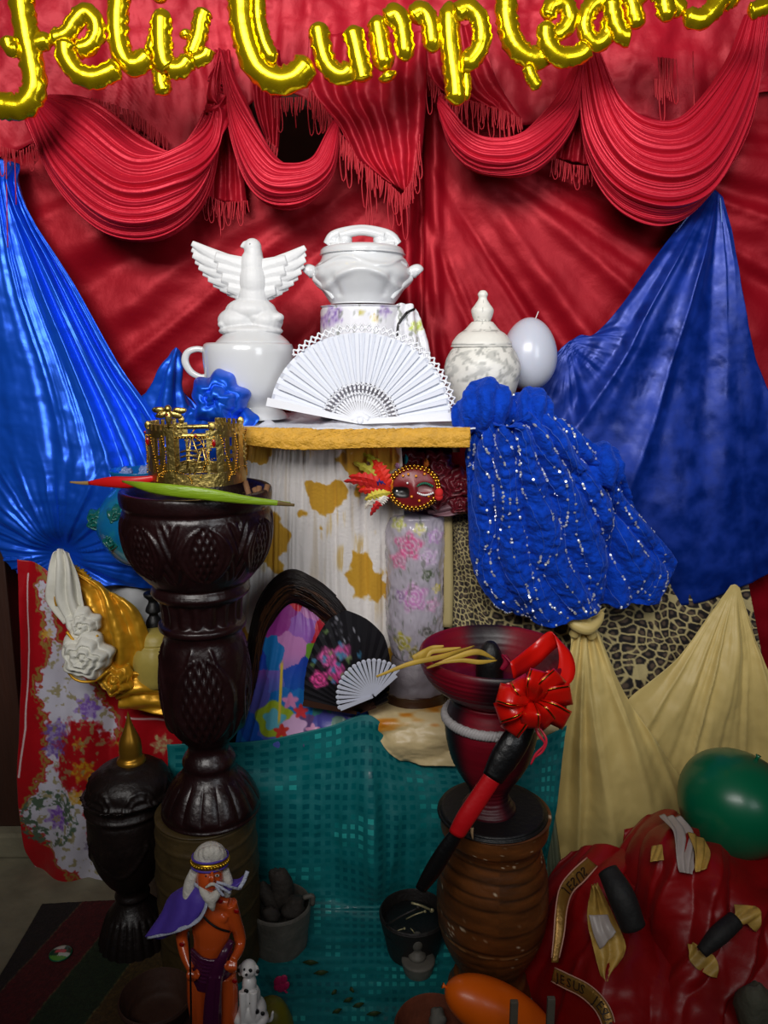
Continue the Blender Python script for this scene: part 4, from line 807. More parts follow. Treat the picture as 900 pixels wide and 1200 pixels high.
# ---------------------------------------------------------------- wrapped vase, mask, roses, feathers
YV = -.30
c1 = flw(1)
t = thing('wrapped_vase', 'tall vase wrapped in plastic printed with pink flowers, left of the leopard cloth', 'vase', (wax(487, 815, YV), YV, TZ))
lathe('flowered_wrap', 487, 680, YV, [(0, 600), (30, 600), (35, 610), (36, 640), (34, 670), (35, 700), (34, 730), (30, 752), (24, 768), (0, 770)], ATG, t, 170, 16, lambda T, PY: .004*fb(T*4, PY/16, 61)+.0015*fb(T*14, PY/5, 62), lambda T, PY: c1(T, PY, 487+36*np.sin(T), PY+0*T))
lathe('grey_wrap', 487, 790, YV, [(0, 764), (24, 766), (30, 778), (34, 792), (34, 806), (0, 808)], mat('grey_wrap', (120, 112, 118), .5, bump=.5), t, 60, 8, lambda T, PY: .005*fb(T*3, PY/12, 63))
lathe('base', 487, 812, YV, [(0, 803), (34, 803), (36, 808), (36, 820), (34, 823), (0, 823)], mat('brown_glaze', (58, 32, 18), .3), t, 48, 5)
t = thing('rose_cluster', 'dark red satin roses bunched under the shelf edge behind the carnival mask', 'flowers', WV(510, 570, -.34))
DR = mat('wine_satin', (92, 12, 26), .4, sheen=.3, bump=.3)
for i, (x, y, r) in enumerate([(450, 548, 20), (478, 546, 22), (512, 548, 22), (536, 566, 20), (510, 576, 24), (538, 590, 14), (470, 572, 22)]): rosette('rose', x, y, r, -.36-.01*(i % 2), DR, t, i*3+1, .6)
cloth('satin_tail', [[(500, 590, -.36), (525, 585, -.37), (548, 590, -.36)], [(502, 602, -.36), (525, 604, -.37), (548, 598, -.36)]], mat('mauve_satin', (120, 84, 92), .5), t, 30, 20, lambda U, V, PX, PY: .01*ridge(V*2+U))
YK = -.42
t = thing('carnival_mask', 'small round red carnival mask rimmed with gold beads on the flowered vase', 'mask', WV(485, 600, YK))
nr, na = 30, 90; s = S(485, 570, YK); r = np.linspace(0, 1, nr)[:, None]; a = np.linspace(0, 2*pi, na, endpoint=False)[None, :]
X = 29*r*np.cos(a); Z = 25*r*np.sin(a); hh = 10*np.sqrt(1-r**2*.98)+4*np.exp(-((X-0)/5)**2-((Z+2)/10)**2)-5*np.exp(-((X-13)/9)**2-((Z+1)/5)**2)-5*np.exp(-((X+14)/8)**2-((Z+3)/5)**2)
c = WV(485, 571, YK); eye = np.maximum(np.exp(-((X-13)/9)**4-((Z+1)/4)**4), np.exp(-((X+14)/8)**4-((Z+3)/4)**4))
cc = np.array([120, 24, 30])+(np.array([150, 110, 110])-np.array([120, 24, 30]))*sst(.3, .6, eye)[..., None]
cc = cc+(np.array([16, 14, 16])-cc)*(sst(.3, .6, np.exp(-((X+16)/11)**4-((Z+5)/7)**4)))[..., None]
P = np.stack([c.x+X*s, c.y-hh*s, c.z+Z*s], -1).reshape(-1, 3); o = mesh('mask_shell', P, gridf(na, nr, True), ATS, t, col=cc.reshape(-1, 3)); q = o.modifiers.new('t', 'SOLIDIFY'); q.thickness = .002; q.offset = 1
bd = MB(); GB = mat('gold_bead', (214, 164, 60), .25, metal=1)
for ring_, n in ((0, 40), (1, 34)):
    for i in range(n):
        an = 2*pi*i/n; bd.ell((c.x+(30-ring_*3)*s*math.cos(an), c.y-.006-.004*ring_, c.z+(26-ring_*3)*s*math.sin(an)), 2.2*s, nu=8, nv=5)
bd.out('gold_beads', GB, t)['kind'] = 'stuff'
def beads(name, pts, r, m):
    b = MB()
    for x, z, y in pts: b.ell((c.x+x*s, c.y-y*s, c.z+z*s), r*s, nu=8, nv=5)
    b.out(name, m, t)['kind'] = 'stuff'
beads('pearl_beads', [(4+2.2*k, -5-2.5*math.sin(pi*k/8), 10) for k in range(9)]+[(-8, 7, 12), (-20, -3, 9)], 1.3, mat('pearl', (240, 240, 240), .2))
beads('orange_gems', [(-7, 17, 10), (2, 15, 11), (12, 17, 9), (-3, -9, 12), (6, -14, 11), (-13, 15, 9), (17, -9, 8)], 1.6, mat('orange_gem', (240, 150, 30), .2))
beads('green_trim', [(3+2.0*k, 3+3.5*math.sin(pi*k/9), 10) for k in range(10)], 1.6, mat('green_trim', (10, 90, 66), .5))
b = MB(); b.ell((c.x+29*s, c.y-.016, c.z-5*s), (5*s, 4*s, 6*s)); b.ell((c.x+29*s, c.y-.014, c.z-10*s), (5*s, 4*s, 5*s)); b.out('red_pompom', mat('red_felt', (196, 26, 24), .8), t)
def feather(parent, x0, y0, x1, y1, w_, col, Y):
    n = 14; V = []; dx, dy = x1-x0, y1-y0; L = math.hypot(dx, dy); nx, ny = -dy/L, dx/L
    for i in range(n+1):
        k = i/n; ww = w_*math.sin(pi*min(1, k*.9+.08))**.7*(1+.25*((i % 2)*2-1)*(k > .2)); cx = x0+dx*k+nx*L*.12*math.sin(k*2.5); cy = y0+dy*k+ny*L*.12*math.sin(k*2.5)
        for j in (-1, 0, 1): V.append(W(cx+nx*ww*j, cy+ny*ww*j, Y-.01*math.sin(pi*k)+.006*abs(j)))
    key = 'feather_%d_%d_%d' % col
    o = mesh('feather', V, gridf(3, n+1), mat(key, col, .6, bump=.4, bscale=200), parent, False); q = o.modifiers.new('t', 'SOLIDIFY'); q.thickness = .0015
t2 = thing('feather_spray', 'spray of red, orange and yellow feathers fastened left of the carnival mask', 'feathers', WV(455, 575, YK))
for (x1, y1, w_, cl) in [(422, 532, 6, (180, 176, 40)), (412, 545, 6, (170, 160, 50)), (434, 540, 8, (220, 40, 20)), (424, 552, 9, (226, 44, 22)), (408, 562, 6, (200, 30, 24)), (402, 568, 5, (190, 30, 30)), (440, 555, 7, (240, 130, 10)), (446, 566, 6, (240, 150, 20)), (428, 566, 4, (20, 30, 110)), (440, 574, 3.5, (24, 24, 90)), (420, 578, 6, (206, 36, 24)), (428, 588, 5, (210, 196, 70)), (430, 598, 6, (224, 216, 200)), (436, 606, 4, (190, 24, 30)), (444, 594, 6, (230, 224, 214)), (418, 574, 4, (230, 90, 20))]:
    feather(t2, 456+random.uniform(-3, 3), 574+random.uniform(-6, 6), x1, y1, w_, cl, YK-.01-random.random()*.012)
for x, y, w_, cl in ((465, 538, 3.5, (206, 150, 200)), (474, 532, 2.5, (20, 130, 140)), (498, 537, 3, (220, 120, 40))): feather(t2, x+1, y+12, x, y, w_, cl, YK+.01)
# ---------------------------------------------------------------- carved goblet, barrel, crown
YQ = -.60
def grel(T, PY):
    s = S(238, 620, YQ); r = 0*T
    # bowl: pointed medallions with cross-hatch, between leaf ridges
    k = (T/(2*pi)*7+.15) % 1-.5; m = sst(596, 604, PY)*sst(668, 660, PY); yy = (PY-634)/32
    d = np.abs(k)*2/(np.sqrt(np.clip(1-np.abs(yy)**1.4, 0, 1))*.72+1e-3)
    r = r+m*s*(2.6*np.exp(-((d-1)/.13)**2)+1.5*np.exp(-((d-.72)/.09)**2)-1.5*sst(.62, .55, d)+1.5*sst(.55, .5, d)*np.maximum(np.sin((k*60+PY/2.6)), np.sin(k*60-PY/2.6)))
    k2 = (T/(2*pi)*7+.65) % 1-.5; r = r+m*s*1.6*np.sin(np.abs(k2)*48+PY/4.2)*sst(.22, .12, np.abs(k2))*(d > 1.2)
    # stem: overlapping leaves with net centre
    m = sst(742, 750, PY)*sst(858, 850, PY); k = (T/(2*pi)*4+.40) % 1-.5; yy = (PY-806)/50
    d = np.abs(k)*2/(np.sqrt(np.clip(1-np.abs(yy)**1.7, 0, 1))*.8+1e-3)
    r = r+m*s*(3.0*np.exp(-((d-1)/.16)**2)+1.6*sst(.8, .7, d)*np.maximum(np.sin(k*52+PY/3.2), np.sin(k*52-PY/3.2))-1.0*sst(.85, .75, d))
    k3 = (T/(2*pi)*4+.90) % 1-.5; r = r+m*s*2.2*np.exp(-((np.abs(k3)*2-(.7-(PY-750)/150))/.07)**2)*(d > 1.1)
    m = sst(696, 702, PY)*sst(726, 720, PY); r = r+m*s*1.5*np.sin(T*18)
    m = sst(903, 912, PY)*sst(940, 934, PY); r = r+m*s*2.6*(np.abs(np.sin(T*8))**.5-.6)
    return r
t = thing('carved_goblet', 'tall dark carved wooden goblet stand holding the gold crown, on the olive barrel', 'goblet', (wax(240, 940, YQ), YQ, W(240, 945, YQ)[2]))
lathe('goblet_body', 239, 760, YQ, [(0, 606), (50, 604), (66, 592), (74, 580), (80, 572), (86, 571), (88, 576), (87, 586), (84, 592), (86, 600), (86, 618), (83, 636), (77, 652), (68, 666), (60, 675), (54, 680), (56, 685), (57, 690), (53, 695), (47, 700), (45, 722), (50, 727), (50, 732), (46, 736), (45, 744), (49, 758), (53, 785), (52, 815), (46, 840), (34, 858), (25, 868), (24, 876), (29, 884), (31, 890), (30, 896), (34, 904), (46, 918), (55, 934), (56, 942), (52, 947), (0, 947)], DWD, t, 420, 9, grel)
cg = MB()
t = thing('wooden_barrel', 'olive brown ribbed wooden barrel beneath the dark carved goblet', 'barrel', (wax(243, 1080, YQ), YQ, 0))
zb = 1134
lathe('barrel_body', 243, 1000, YQ, [(0, 948), (52, 948), (57, 952), (57, 960), (58, 985), (59, 1010), (58, 1035), (58, 1060), (57, 1090), (56, zb-4), (54, zb), (0, zb)], OWD, t, 160, 14, lambda T, PY: .0026*sum(np.exp(-((PY-y-5*np.cos(T))/1.8)**2) for y in (965, 988, 1014, 1044, 1074, 1104)))
# cigars
CIG = mat('cigar', (120, 84, 56), .8, bump=.5)
for i, (x0, y0, x1, y1) in enumerate([(296, 588, 287, 564), (300, 590, 304, 570), (305, 590, 314, 568), (308, 592, 298, 572)]):
    m = MB(); wtube(m, [(x0, y0+6, YQ-.04), (x1, y1, YQ-.02)], 3.4, 10, 2); tag(m.out('cigar', CIG), 'brown cigar standing in the carved goblet bowl right of the gold crown', 'cigar', 'cigars in the carved goblet')
# crown: openwork band
YR2 = YQ-.01; cxw = wax(233, 575, YR2); RC = 55*S(233, 540, YR2)
def cyl(u, py, off=0.0):
    """u: px offset at the front of the band, wraps round the cylinder"""
    a = u/55.0; z = W(233, py, YR2-RC)[2]
    return Vector((cxw+(RC+off)*math.sin(a), YR2-(RC+off)*math.cos(a), z))
t = thing('crown', 'gold openwork metal crown with a winged finial, standing in the carved goblet', 'crown', (cxw, YR2, W(233, 588, YR2)[2]))
def cb(mb, pts, r, n=6, res=1):
    P = cr(np.array(pts, float), (len(pts)-1)*max(res, 1)+1); mb.tube([cyl(*p) for p in P], r, n)
def strip(mb, u0, u1, y0, y1, th=.0022, off=0):
    n = max(2, int(abs(u1-u0)/4)+1); V = []
    for i in range(n+1):
        u = u0+(u1-u0)*i/n
        for y in (y0, y1):
            for o_ in (off, off+th): V.append(cyl(u, y, o_))
    F = []
    for i in range(n):
        b = i*4; F += [(b, b+4, b+6, b+2), (b+1, b+3, b+7, b+5), (b, b+1, b+5, b+4), (b+2, b+6, b+7, b+3)]
    F += [(0, 2, 3, 1), (n*4, n*4+1, n*4+3, n*4+2)]
    mb.add(V, F)
CIR = 2*pi*55
m = MB(); strip(m, -CIR/2, CIR/2, 572, 556); m.out('base_band', GCR, t, False)
for k in range(4):
    o = k*CIR/4-14
    m = MB(); strip(m, o-36, o-31, 560, 506); strip(m, o-15, o-10, 560, 506); strip(m, o-31, o-15, 515, 506); strip(m, o-31, o-15, 540, 535); strip(m, o-25, o-21, 560, 515); strip(m, o-40, o+34, 513, 504) if 0 else None
    for q in range(4): strip(m, o-36+q*8, o-31+q*8, 508, 499)
    m.out('castle_panel', GCR, t, False)
    m = MB(); strip(m, o-7, o+3, 560, 500, .004); cb(m, [(o-7, 500, .004), (o+3, 500, .004)], .0016); strip(m, o-16, o+12, 512, 505, .003); m.out('sword_post', GCR, t, False)
    m = MB()
    for j in range(22):
        a = pi*j/21; m.ell(cyl(o-2+22*math.cos(a), 566-14*math.sin(a), .003), .0018, nu=7, nv=4)
        m.ell(cyl(o+20+18*math.cos(a*.5+.0), 545-34*math.sin(a*.5), .003), .0018, nu=7, nv=4)
    for j in range(16): m.ell(cyl(o-33+j*.9, 512+j*3.2, .003), .0018, nu=7, nv=4); m.ell(cyl(o-8-abs(j-6)*.8, 512+j*3.2, .003), .0018, nu=7, nv=4); m.ell(cyl(o+46-j*1.1, 513+j*3.1, .003), .0018, nu=7, nv=4)
    for j in range(12): m.ell(cyl(o+4+j*3.2, 513, .003), .0018, nu=7, nv=4)
    m.out('beaded_arch', GB, t)['kind'] = 'stuff'
    m = MB()
    for j in range(6): cb(m, [(o+22+j*1.2, 560-j*6, .0), (o+38-j*1.2, 560-j*6, .0)], .0014)
    cb(m, [(o+20, 566, 0), (o+32, 525, 0)], .002); cb(m, [(o+40, 566, 0), (o+33, 525, 0)], .002); cb(m, [(o+18, 566, 0), (o+18, 524, 0)], .0018)
    for j in range(3): cb(m, [(o+9, 530+j*6, 0), (o+18, 527+j*6, .003), (o+27, 530+j*6, 0)], .0022)
    strip(m, o+3, o+50, 514, 508); m.out('lattice_panel', GCR, t)
    m = MB(); strip(m, o+37, o+40, 560, 505); strip(m, o+48, o+51, 560, 505); strip(m, o+40, o+48, 526, 505)
    m.ell(cyl(o+44, 501, 0), (.007, .004, .009)); m.out('tower_panel', GCR, t, False)
    m = MB(); m.ell(cyl(o+45, 520, .003), (.004, .003, .008)); m.ell(cyl(o+26, 511, .003), .003); m.out('red_gem', mat('red_gem', (150, 10, 14), .15, coat=.5), t)
m = MB(); u = -14; m.tube([cyl(u-2, 502, .002), cyl(u-2, 486, .002)], .004, 8)
for sgn in (-1, 1):
    for j in range(4): m.ell(cyl(u-2+sgn*(7+j*2.4), 486-j*2.6+(j % 2)*3, .003), (.011, .003, .006), Matrix.Rotation(sgn*(.5-j*.2), 3, 'Y'), 10, 6)
m.ell(cyl(u-2, 479, .004), .007, nu=10, nv=8); m.ell(cyl(u-2, 489, .004), (.007, .005, .013), nu=10, nv=8); m.out('winged_finial', GCR, t)
m = MB(); m.ell(cyl(u-2, 486, .007), .0028, nu=8, nv=6); m.out('red_gem', MC['red_gem'], t)
# palm blade and red bud over the rim
def blade(name, pts, wid, m, parent, th=2.2):
    q = MB(); wtube(q, pts, wid, 12, 8, flat=.45); return q.out(name, m, parent)
t = thing('palm_leaf', 'long green palm blade lying across the front rim of the carved goblet', 'leaf', WV(240, 575, -.76))
blade('blade', [(143, 564, -.70), (180, 572, -.765), (240, 579, -.775), (290, 586, -.76), (340, 591, -.73)], [1, 6.5, 7.5, 5, 2.6], mat('palm_green', (128, 160, 30), .35, bump=.3, bscale=60, var=.2, vscale=15, stretch=(1, 1, 6)), t)
blade('dry_tip', [(325, 589.5, -.74), (345, 592, -.73)], [3.2, 1.6], mat('palm_tip', (100, 80, 40), .6), t)
t = thing('flower_bud', 'red pointed flower bud resting on the left rim of the carved goblet', 'flower', WV(150, 567, -.66))
blade('bud', [(104, 566, -.64), (130, 565, -.66), (155, 565, -.67), (182, 560, -.67)], [2.2, 6.5, 6.8, 3], mat('bud_red', (200, 24, 24), .35), t)
blade('bud_tip', [(82, 565, -.63), (96, 566, -.635), (108, 566, -.642)], [1, 2, 2.6], mat('bud_tip', (150, 120, 70), .6), t)
# blue pot with green flowers behind goblet
YU = -.32
def bpc(T, PY): return np.zeros(T.shape+(3,))+np.array([16, 104, 158])+(np.array([30, 130, 150])-np.array([16, 104, 158]))*sst(-.2, .3, fb(T*3, PY/20, 5))[..., None]
t = thing('painted_pot', 'blue ceramic pot with green rose reliefs, half hidden left of the goblet', 'pot', WV(165, 655, YU))
lathe('pot_body', 172, 620, YU, [(0, 656), (30, 656), (46, 640), (56, 618), (54, 600), (44, 582), (32, 570), (34, 560), (38, 552), (34, 550), (0, 560)], ATG, t, 80, 8, None, bpc)
GRL = mat('green_glaze', (16, 96, 88), .35, coat=.3); BWF = mat('pale_blue_glaze', (130, 150, 200), .3, coat=.3)
for i, (x, y, r, mm) in enumerate([(116, 610, 15, GRL), (138, 604, 13, GRL), (133, 634, 12, GRL), (150, 622, 11, BWF), (150, 600, 8, BWF), (148, 555, 8, BWF), (170, 553, 8, BWF)]): rosette('relief_flower', x, y, r, YU-.085+(.05 if i > 4 else .0)+(.05 if x < 125 else 0), mm, t, i*2+1, .7)
# candlestick, pale yellow pot
YA = -.28
t = thing('candlestick', 'black turned candlestick seen between grey cloth and the goblet stem', 'candlestick', WV(180, 748, YA))
lathe('candlestick_body', 180, 720, YA, [(0, 694), (9, 694), (10, 698), (5, 704), (8, 711), (9, 716), (5, 720), (9, 728), (9, 742), (6, 746), (14, 756), (16, 762), (0, 762)], BLK, t, 40, 5)
t = thing('small_pot', 'pale yellow lidded pot standing behind the goblet stem beside gold satin', 'pot', WV(180, 800, -.31))
PYM = mat('pale_yellow_glaze', (176, 158, 78), .45, bump=.3)
lathe('pot_body', 182, 770, -.31, [(0, 800), (22, 800), (27, 785), (28, 768), (24, 756), (20, 751), (0, 751)], PYM, t, 48, 5, lambda T, PY: .001*np.sin(T*10))
lathe('pot_lid', 182, 745, -.31, [(0, 752), (20, 752), (21, 748), (17, 741), (10, 738), (0, 737)], PYM, t, 48, 5)
# ---------------------------------------------------------------- turned vase and red chalice
YZ = -.69
t = thing('turned_vase', 'round brown turned wooden vase with a sooty black top, under the red chalice', 'vase', (wax(578, 1165, YZ), YZ, 0))
def vcol(T, PY):
    b = np.zeros(T.shape+(3,))+np.array([96, 54, 22]); n = fb(T*2.2, PY/5, 300); b = b*(1+.28*n)[..., None]
    for y in (986, 1000, 1014, 1026, 1052, 1074): b = b*(1-.45*np.exp(-((PY-y-1.5*np.sin(T*3))/1.3)**2))[..., None]
    b = b+(np.array([190, 150, 100])-b)*(.5*np.exp(-((PY-1078-2*np.sin(T))/1.2)**2)*(vn(T*8, PY, 2) > .3))[..., None]
    sp = sst(.88, .93, vn(T*38, PY/1.7, 302)*sst(.45, .75, vn(T*3, PY/16, 303)))
    return b+(np.array([210, 190, 160])-b)*sp[..., None]
lathe('vase_body', 577, 1040, YZ, [(0, 950), (60, 950), (63, 953), (63, 962), (62, 970), (57, 976), (54, 984), (58, 1000), (63, 1020), (65, 1045), (64, 1066), (61, 1080), (58, 1092), (48, 1112), (40, 1124), (37, 1130), (38, 1136), (42, 1140), (44, 1148), (52, 1160), (56, 1172), (55, 1178), (0, 1178)], mat('vase_wood', rough=.4, attr=True, bump=.4, bscale=60), t, 130, 9,
      lambda T, PY: -.0008*sum(np.exp(-((PY-y)/1.5)**2) for y in (1000, 1014, 1092))+.002*np.exp(-((PY-1078)/1.5)**2), vcol)
m = MB(); cz = WV(577, 950, YZ); sc_ = S(577, 950, YZ)
lathe('black_top', 577, 948, YZ, [(0, 946), (57, 946), (60, 948), (60, 951), (0, 951)], BLK, t, 80, 3)
m = MB(); wtube(m, [(553, 970, YZ-.104), (553, 976, YZ-.106), (554, 984, YZ-.10)], [2.2, 1.8, .8], 8, 3); m.out('wax_drip', mat('wax', (214, 176, 130), .5), t)
def ccol(T, PY):
    b = np.zeros(T.shape+(3,))+np.array([118, 8, 28]); k = np.minimum(np.abs(T-2*pi), np.abs(T))
    bl = np.maximum(sst(.55, .15, np.abs(T-.05)), sst(.55, .15, np.abs(T-2*pi-.05)))*(PY < 806)
    bl = np.maximum(bl, sst(.75, .25, np.abs(T-2*pi+1.35))*(PY > 800)); bl = np.maximum(bl, sst(.9, .3, np.abs(T-1.1))*(PY > 806)*.9)
    bl = np.maximum(bl, sst(.5, .1, np.abs(T-pi))*(PY < 806)); bl = np.maximum(bl, sst(912, 950, PY)*.5)
    b = b+(np.array([20, 12, 18])-b)*(bl*.92)[..., None]; return b*(1+.12*fb(T*.5, PY/2.2, 310))[..., None]
t = thing('chalice', 'deep red clay chalice with a wide bowl and silver rope ring on the turned vase', 'chalice', (wax(578, 950, YZ), YZ, W(578, 948, YZ)[2]))
CHM = mat('chalice_clay', rough=.42, attr=True, bump=.15, bscale=60)
lathe('chalice_bowl', 579, 780, YZ, [(0, 806), (26, 805), (46, 798), (66, 782), (79, 766), (85, 761), (88, 764), (88, 770), (84, 782), (74, 796), (58, 808), (46, 815), (42, 820), (0, 820)], CHM, t, 120, 8, lambda T, PY: .0009*np.sin(PY*1.1)*sst(765, 775, PY), ccol)
lathe('chalice_stem', 575, 870, YZ, [(0, 812), (44, 814), (48, 822), (53, 838), (54, 852), (51, 870), (45, 888), (36, 904), (27, 917), (23, 926), (24, 934), (29, 941), (32, 946), (31, 949), (0, 949)], CHM, t, 100, 8, lambda T, PY: .0006*np.sin(PY*1.3)*sst(840, 860, PY), ccol)
rp = MB(); ax = wax(575, 838, YZ); zr = W(575, 838, YZ)[2]; rs = S(575, 838, YZ)
for k in range(3):
    pts = []
    for j in range(241):
        a = 2*pi*j/240; tw = a*34+k*2*pi/3; R = 53*rs+.004*math.cos(tw)+.001
        pts.append((ax+R*math.sin(a), YZ-R*math.cos(a), zr+.0065*math.sin(tw)))
    rp.tube(pts, .0052, 6)
rp.out('rope_ring', mat('silver_rope', (176, 172, 172), .55, bump=.4), t)
YS2 = YZ
t = thing('black_stone', 'smooth black pointed stone sitting in the red chalice bowl', 'stone', WV(574, 792, YZ))
lathe('stone_body', 574, 775, YZ+.02, [(0, 800), (14, 798), (16, 786), (15, 772), (11, 760), (6, 753), (0, 751)], BLK, t, 40, 6, lambda T, PY: .0012*fb(T*3, PY/8, 5))
m = MB(); wtube(m, [(588, 785, YZ-.03), (594, 775, YZ-.03), (590, 768, YZ-.03), (598, 776, YZ-.04), (604, 790, YZ-.04)], [3, 4, 3, 4, 2], 8, 5, flat=.4)
tag(m.out('flower_petal', mat('magenta_petal', (150, 10, 50), .5)), 'small dark magenta petal beside the black stone in the chalice', 'petal')
DP = mat('dry_palm', (190, 156, 60), .5, bump=.4, bscale=60, var=.25, vscale=14)
for i, (lab, pts, wd) in enumerate([
  ('long dry yellow palm strip sticking out left over the chalice rim', [(441, 793, -.84), (480, 778, -.83), (520, 769, -.80), (556, 757, -.74)], [1.4, 3, 3.4, 1]),
  ('dry palm strip with a broad pale tip, above the longest strip in the chalice', [(500, 783, -.80), (530, 772, -.80), (558, 764, -.79), (580, 772, -.77)], [1.2, 3.2, 3.8, 1]),
  ('short curled dry palm piece at the left inside of the chalice', [(484, 772, -.76), (498, 766, -.75), (508, 760, -.74), (520, 757, -.74)], [4, 6, 4, 1]),
  ('pale dry palm strip lowest across the front rim of the chalice', [(510, 778, -.83), (540, 774, -.83), (562, 776, -.82), (582, 774, -.80)], [1, 2.6, 3, 1]),
  ('thin forked dry palm piece upright at the left inside of the chalice', [(500, 772, -.77), (506, 764, -.765), (520, 762, -.76), (540, 759, -.75)], [2, 3, 3, 1])]):
    t = thing('palm_strip', lab, 'leaf', WV(*pts[0]), 'dry palm strips in the chalice'); blade('strip', pts, wd, DP, t)
# bow
RIB = mat('red_ribbon', (214, 20, 10), .30, bump=.3, bscale=30, coat=.2)
def ribbon(name, pts, wv, m, parent, n=30, amp=.0, th=.0012):
    """pts centre line (px,py,Y); wv half-width offsets (dpx,dpy,dY)"""
    P = cr(np.array(pts, float), n); Wd = cr(np.array(wv, float), n) if len(np.array(wv).shape) > 1 else np.repeat(np.array([wv], float), n, 0)
    V = []
    for i in range(n):
        for k in (-1, -.33, .33, 1):
            q = P[i]+Wd[i]*k; q[2] -= amp*math.cos(k*1.5); V.append(W(*q))
    o = mesh(name, V, gridf(4, n), m, parent); q = o.modifiers.new('t', 'SOLIDIFY'); q.thickness = th; q.offset = 0; return o
YO = -.84
t = thing('ribbon_bow', 'shiny red ribbon bow with gold stripes tied to the chalice rim', 'bow', WV(620, 820, YO))
ribbon('ribbon_band', [(600, 786, YZ-.12), (626, 768, YO+.10), (652, 748, YO+.10), (664, 772, YO+.07), (660, 796, YO+.04), (640, 806, YO+.02)], [(2, 10, 0), (3, 12, 0), (6, 8, 0), (9, 3, 0), (10, 3, 0), (3, 8, 0)], RIB, t)
ribbon('ribbon_band', [(556, 808, YO+.02), (590, 806, YO-.0), (620, 800, YO-.0), (645, 790, YO)], (1, 5, 0), RIB, t)
for i, (a, L, w_) in enumerate([(10, 46, 12), (42, 44, 11), (75, 36, 11), (-28, 46, 12), (200, 40, 13), (165, 38, 12), (235, 42, 13), (120, 30, 11), (270, 30, 11), (310, 34, 11)]):
    a = math.radians(a); ux, uy = math.cos(a), -math.sin(a); cx, cy = 622, 822
    yo = YO-.012*(i % 3)
    pts = [(cx, cy, yo-.01), (cx+ux*L*.5, cy+uy*L*.5, yo-.045), (cx+ux*L, cy+uy*L, yo-.03), (cx+ux*L*.97, cy+uy*L*.97, yo-.004), (cx+ux*L*.5, cy+uy*L*.5, yo+.012), (cx, cy, yo)]
    wv = [(-uy*w_*.35, ux*w_*.35, .0), (-uy*w_, ux*w_, .012), (-uy*w_, ux*w_, .010), (-uy*w_, ux*w_, .010), (-uy*w_*.8, ux*w_*.8, .008), (-uy*w_*.3, ux*w_*.3, 0)]
    lp = ribbon('bow_loop', pts, wv, RIB, t, 26, .002)
    for k in (-.8,):
        g = ribbon('gold_stripe', [(p[0]+k*q[0]*1.0, p[1]+k*q[1]*1.0, p[2]+k*q[2]-.0028) for p, q in zip(pts[:4], wv[:4])], [(q[0]*.07, q[1]*.07, 0) for q in wv[:4]], GB, lp, 16, 0, .0006)
m = MB(); wtube(m, [(626, 850, YO-.02), (632, 862, YO-.03), (638, 872, YO-.03), (628, 884, YO-.03), (622, 896, YO-.03)], [1.6, 2, 1.2, 2, 1.2], 6, 5, flat=.4); wtube(m, [(630, 850, YO-.02), (640, 866, YO-.03), (636, 880, YO-.03), (626, 888, YO-.03)], [1.2, 1.6, 1.6, 1], 6, 5, flat=.4)
m.out('ribbon_end', mat('pink_foil', (200, 40, 60), .3), t)
t = thing('machete', 'machete with black grip and red wrapped sheath hanging from the red bow', 'machete', WV(560, 940, -.86))
m = MB(); wtube(m, [(616, 846, -.80), (604, 868, -.82), (590, 890, -.83), (577, 912, -.84)], [14, 17, 17, 13], 20, 6, flat=.7); m.out('grip', BRUB, t)
m = MB(); wtube(m, [(579, 908, -.84), (562, 934, -.845), (546, 958, -.85), (535, 977, -.85)], [11, 11.5, 11.5, 10], 20, 6, flat=.7); m.out('red_wrap', mat('red_tape', (190, 16, 24), .4, bump=.3), t)
m = MB(); wtube(m, [(537, 974, -.85), (522, 996, -.85), (506, 1022, -.85), (493, 1042, -.85)], [8, 10, 10, 7], 16, 6, flat=.6); m.out('black_sheath', BRUB, t)
# ---------------------------------------------------------------- dark urn
YN = -.52
def urel(T, PY):
    s = S(152, 950, YN); r = 0*T
    m = sst(902, 908, PY)*sst(938, 930, PY); k = (T/(2*pi)*6) % 1-.5; dd = np.hypot(k*60, (PY-934)*.9); r = r+m*s*(1.6*np.exp(-((dd-16)/1.6)**2)+1.4*np.exp(-((dd-24)/1.6)**2)+1.1*np.abs(np.sin(np.arctan2(k*60, PY-936)*7))*(dd > 16)*(dd < 24))
    m = sst(950, 956, PY)*sst(1026, 1018, PY); k = (T/(2*pi)*4+.5) % 1-.5; r = r+m*s*(2.4*np.exp(-((PY-(1004-130*k*k))/2.6)**2)+1.2*np.exp(-((PY-(975))/3)**2)*np.abs(np.sin(T*14)))
    m = sst(1062, 1068, PY)*sst(1104, 1098, PY); return r+m*s*2.0*(np.abs(np.sin(T*11))-.5)
t = thing('carved_urn', 'black carved wooden urn with a gold finial standing on the striped rug', 'urn', (wax(152, 1105, YN), YN, 0))
zb_ = 1111
lathe('urn_body', 152, 1000, YN, [(0, 925), (44, 926), (47, 929), (44, 934), (45, 938), (47, 942), (44, 947), (45, 955), (44, 985), (38, 1008), (28, 1026), (21, 1034), (18, 1040), (20, 1046), (18, 1050), (21, 1056), (30, 1068), (37, 1084), (41, 1098), (43, 1104), (42, zb_), (0, zb_)], BWD, t, 240, 9, urel)
lid = lathe('urn_lid', 152, 910, YN, [(0, 928), (46, 927), (47, 920), (45, 910), (36, 901), (26, 896), (18, 892), (0, 890)], BWD, t, 200, 7, urel)
lathe('gold_finial', 152, 865, YN, [(0, 894), (15, 893), (16, 889), (13, 885), (13, 878), (12, 868), (8, 858), (4, 848), (2, 840), (0, 833)], mat('gold_paint', (176, 128, 40), .35, metal=.8), lid, 48, 6)
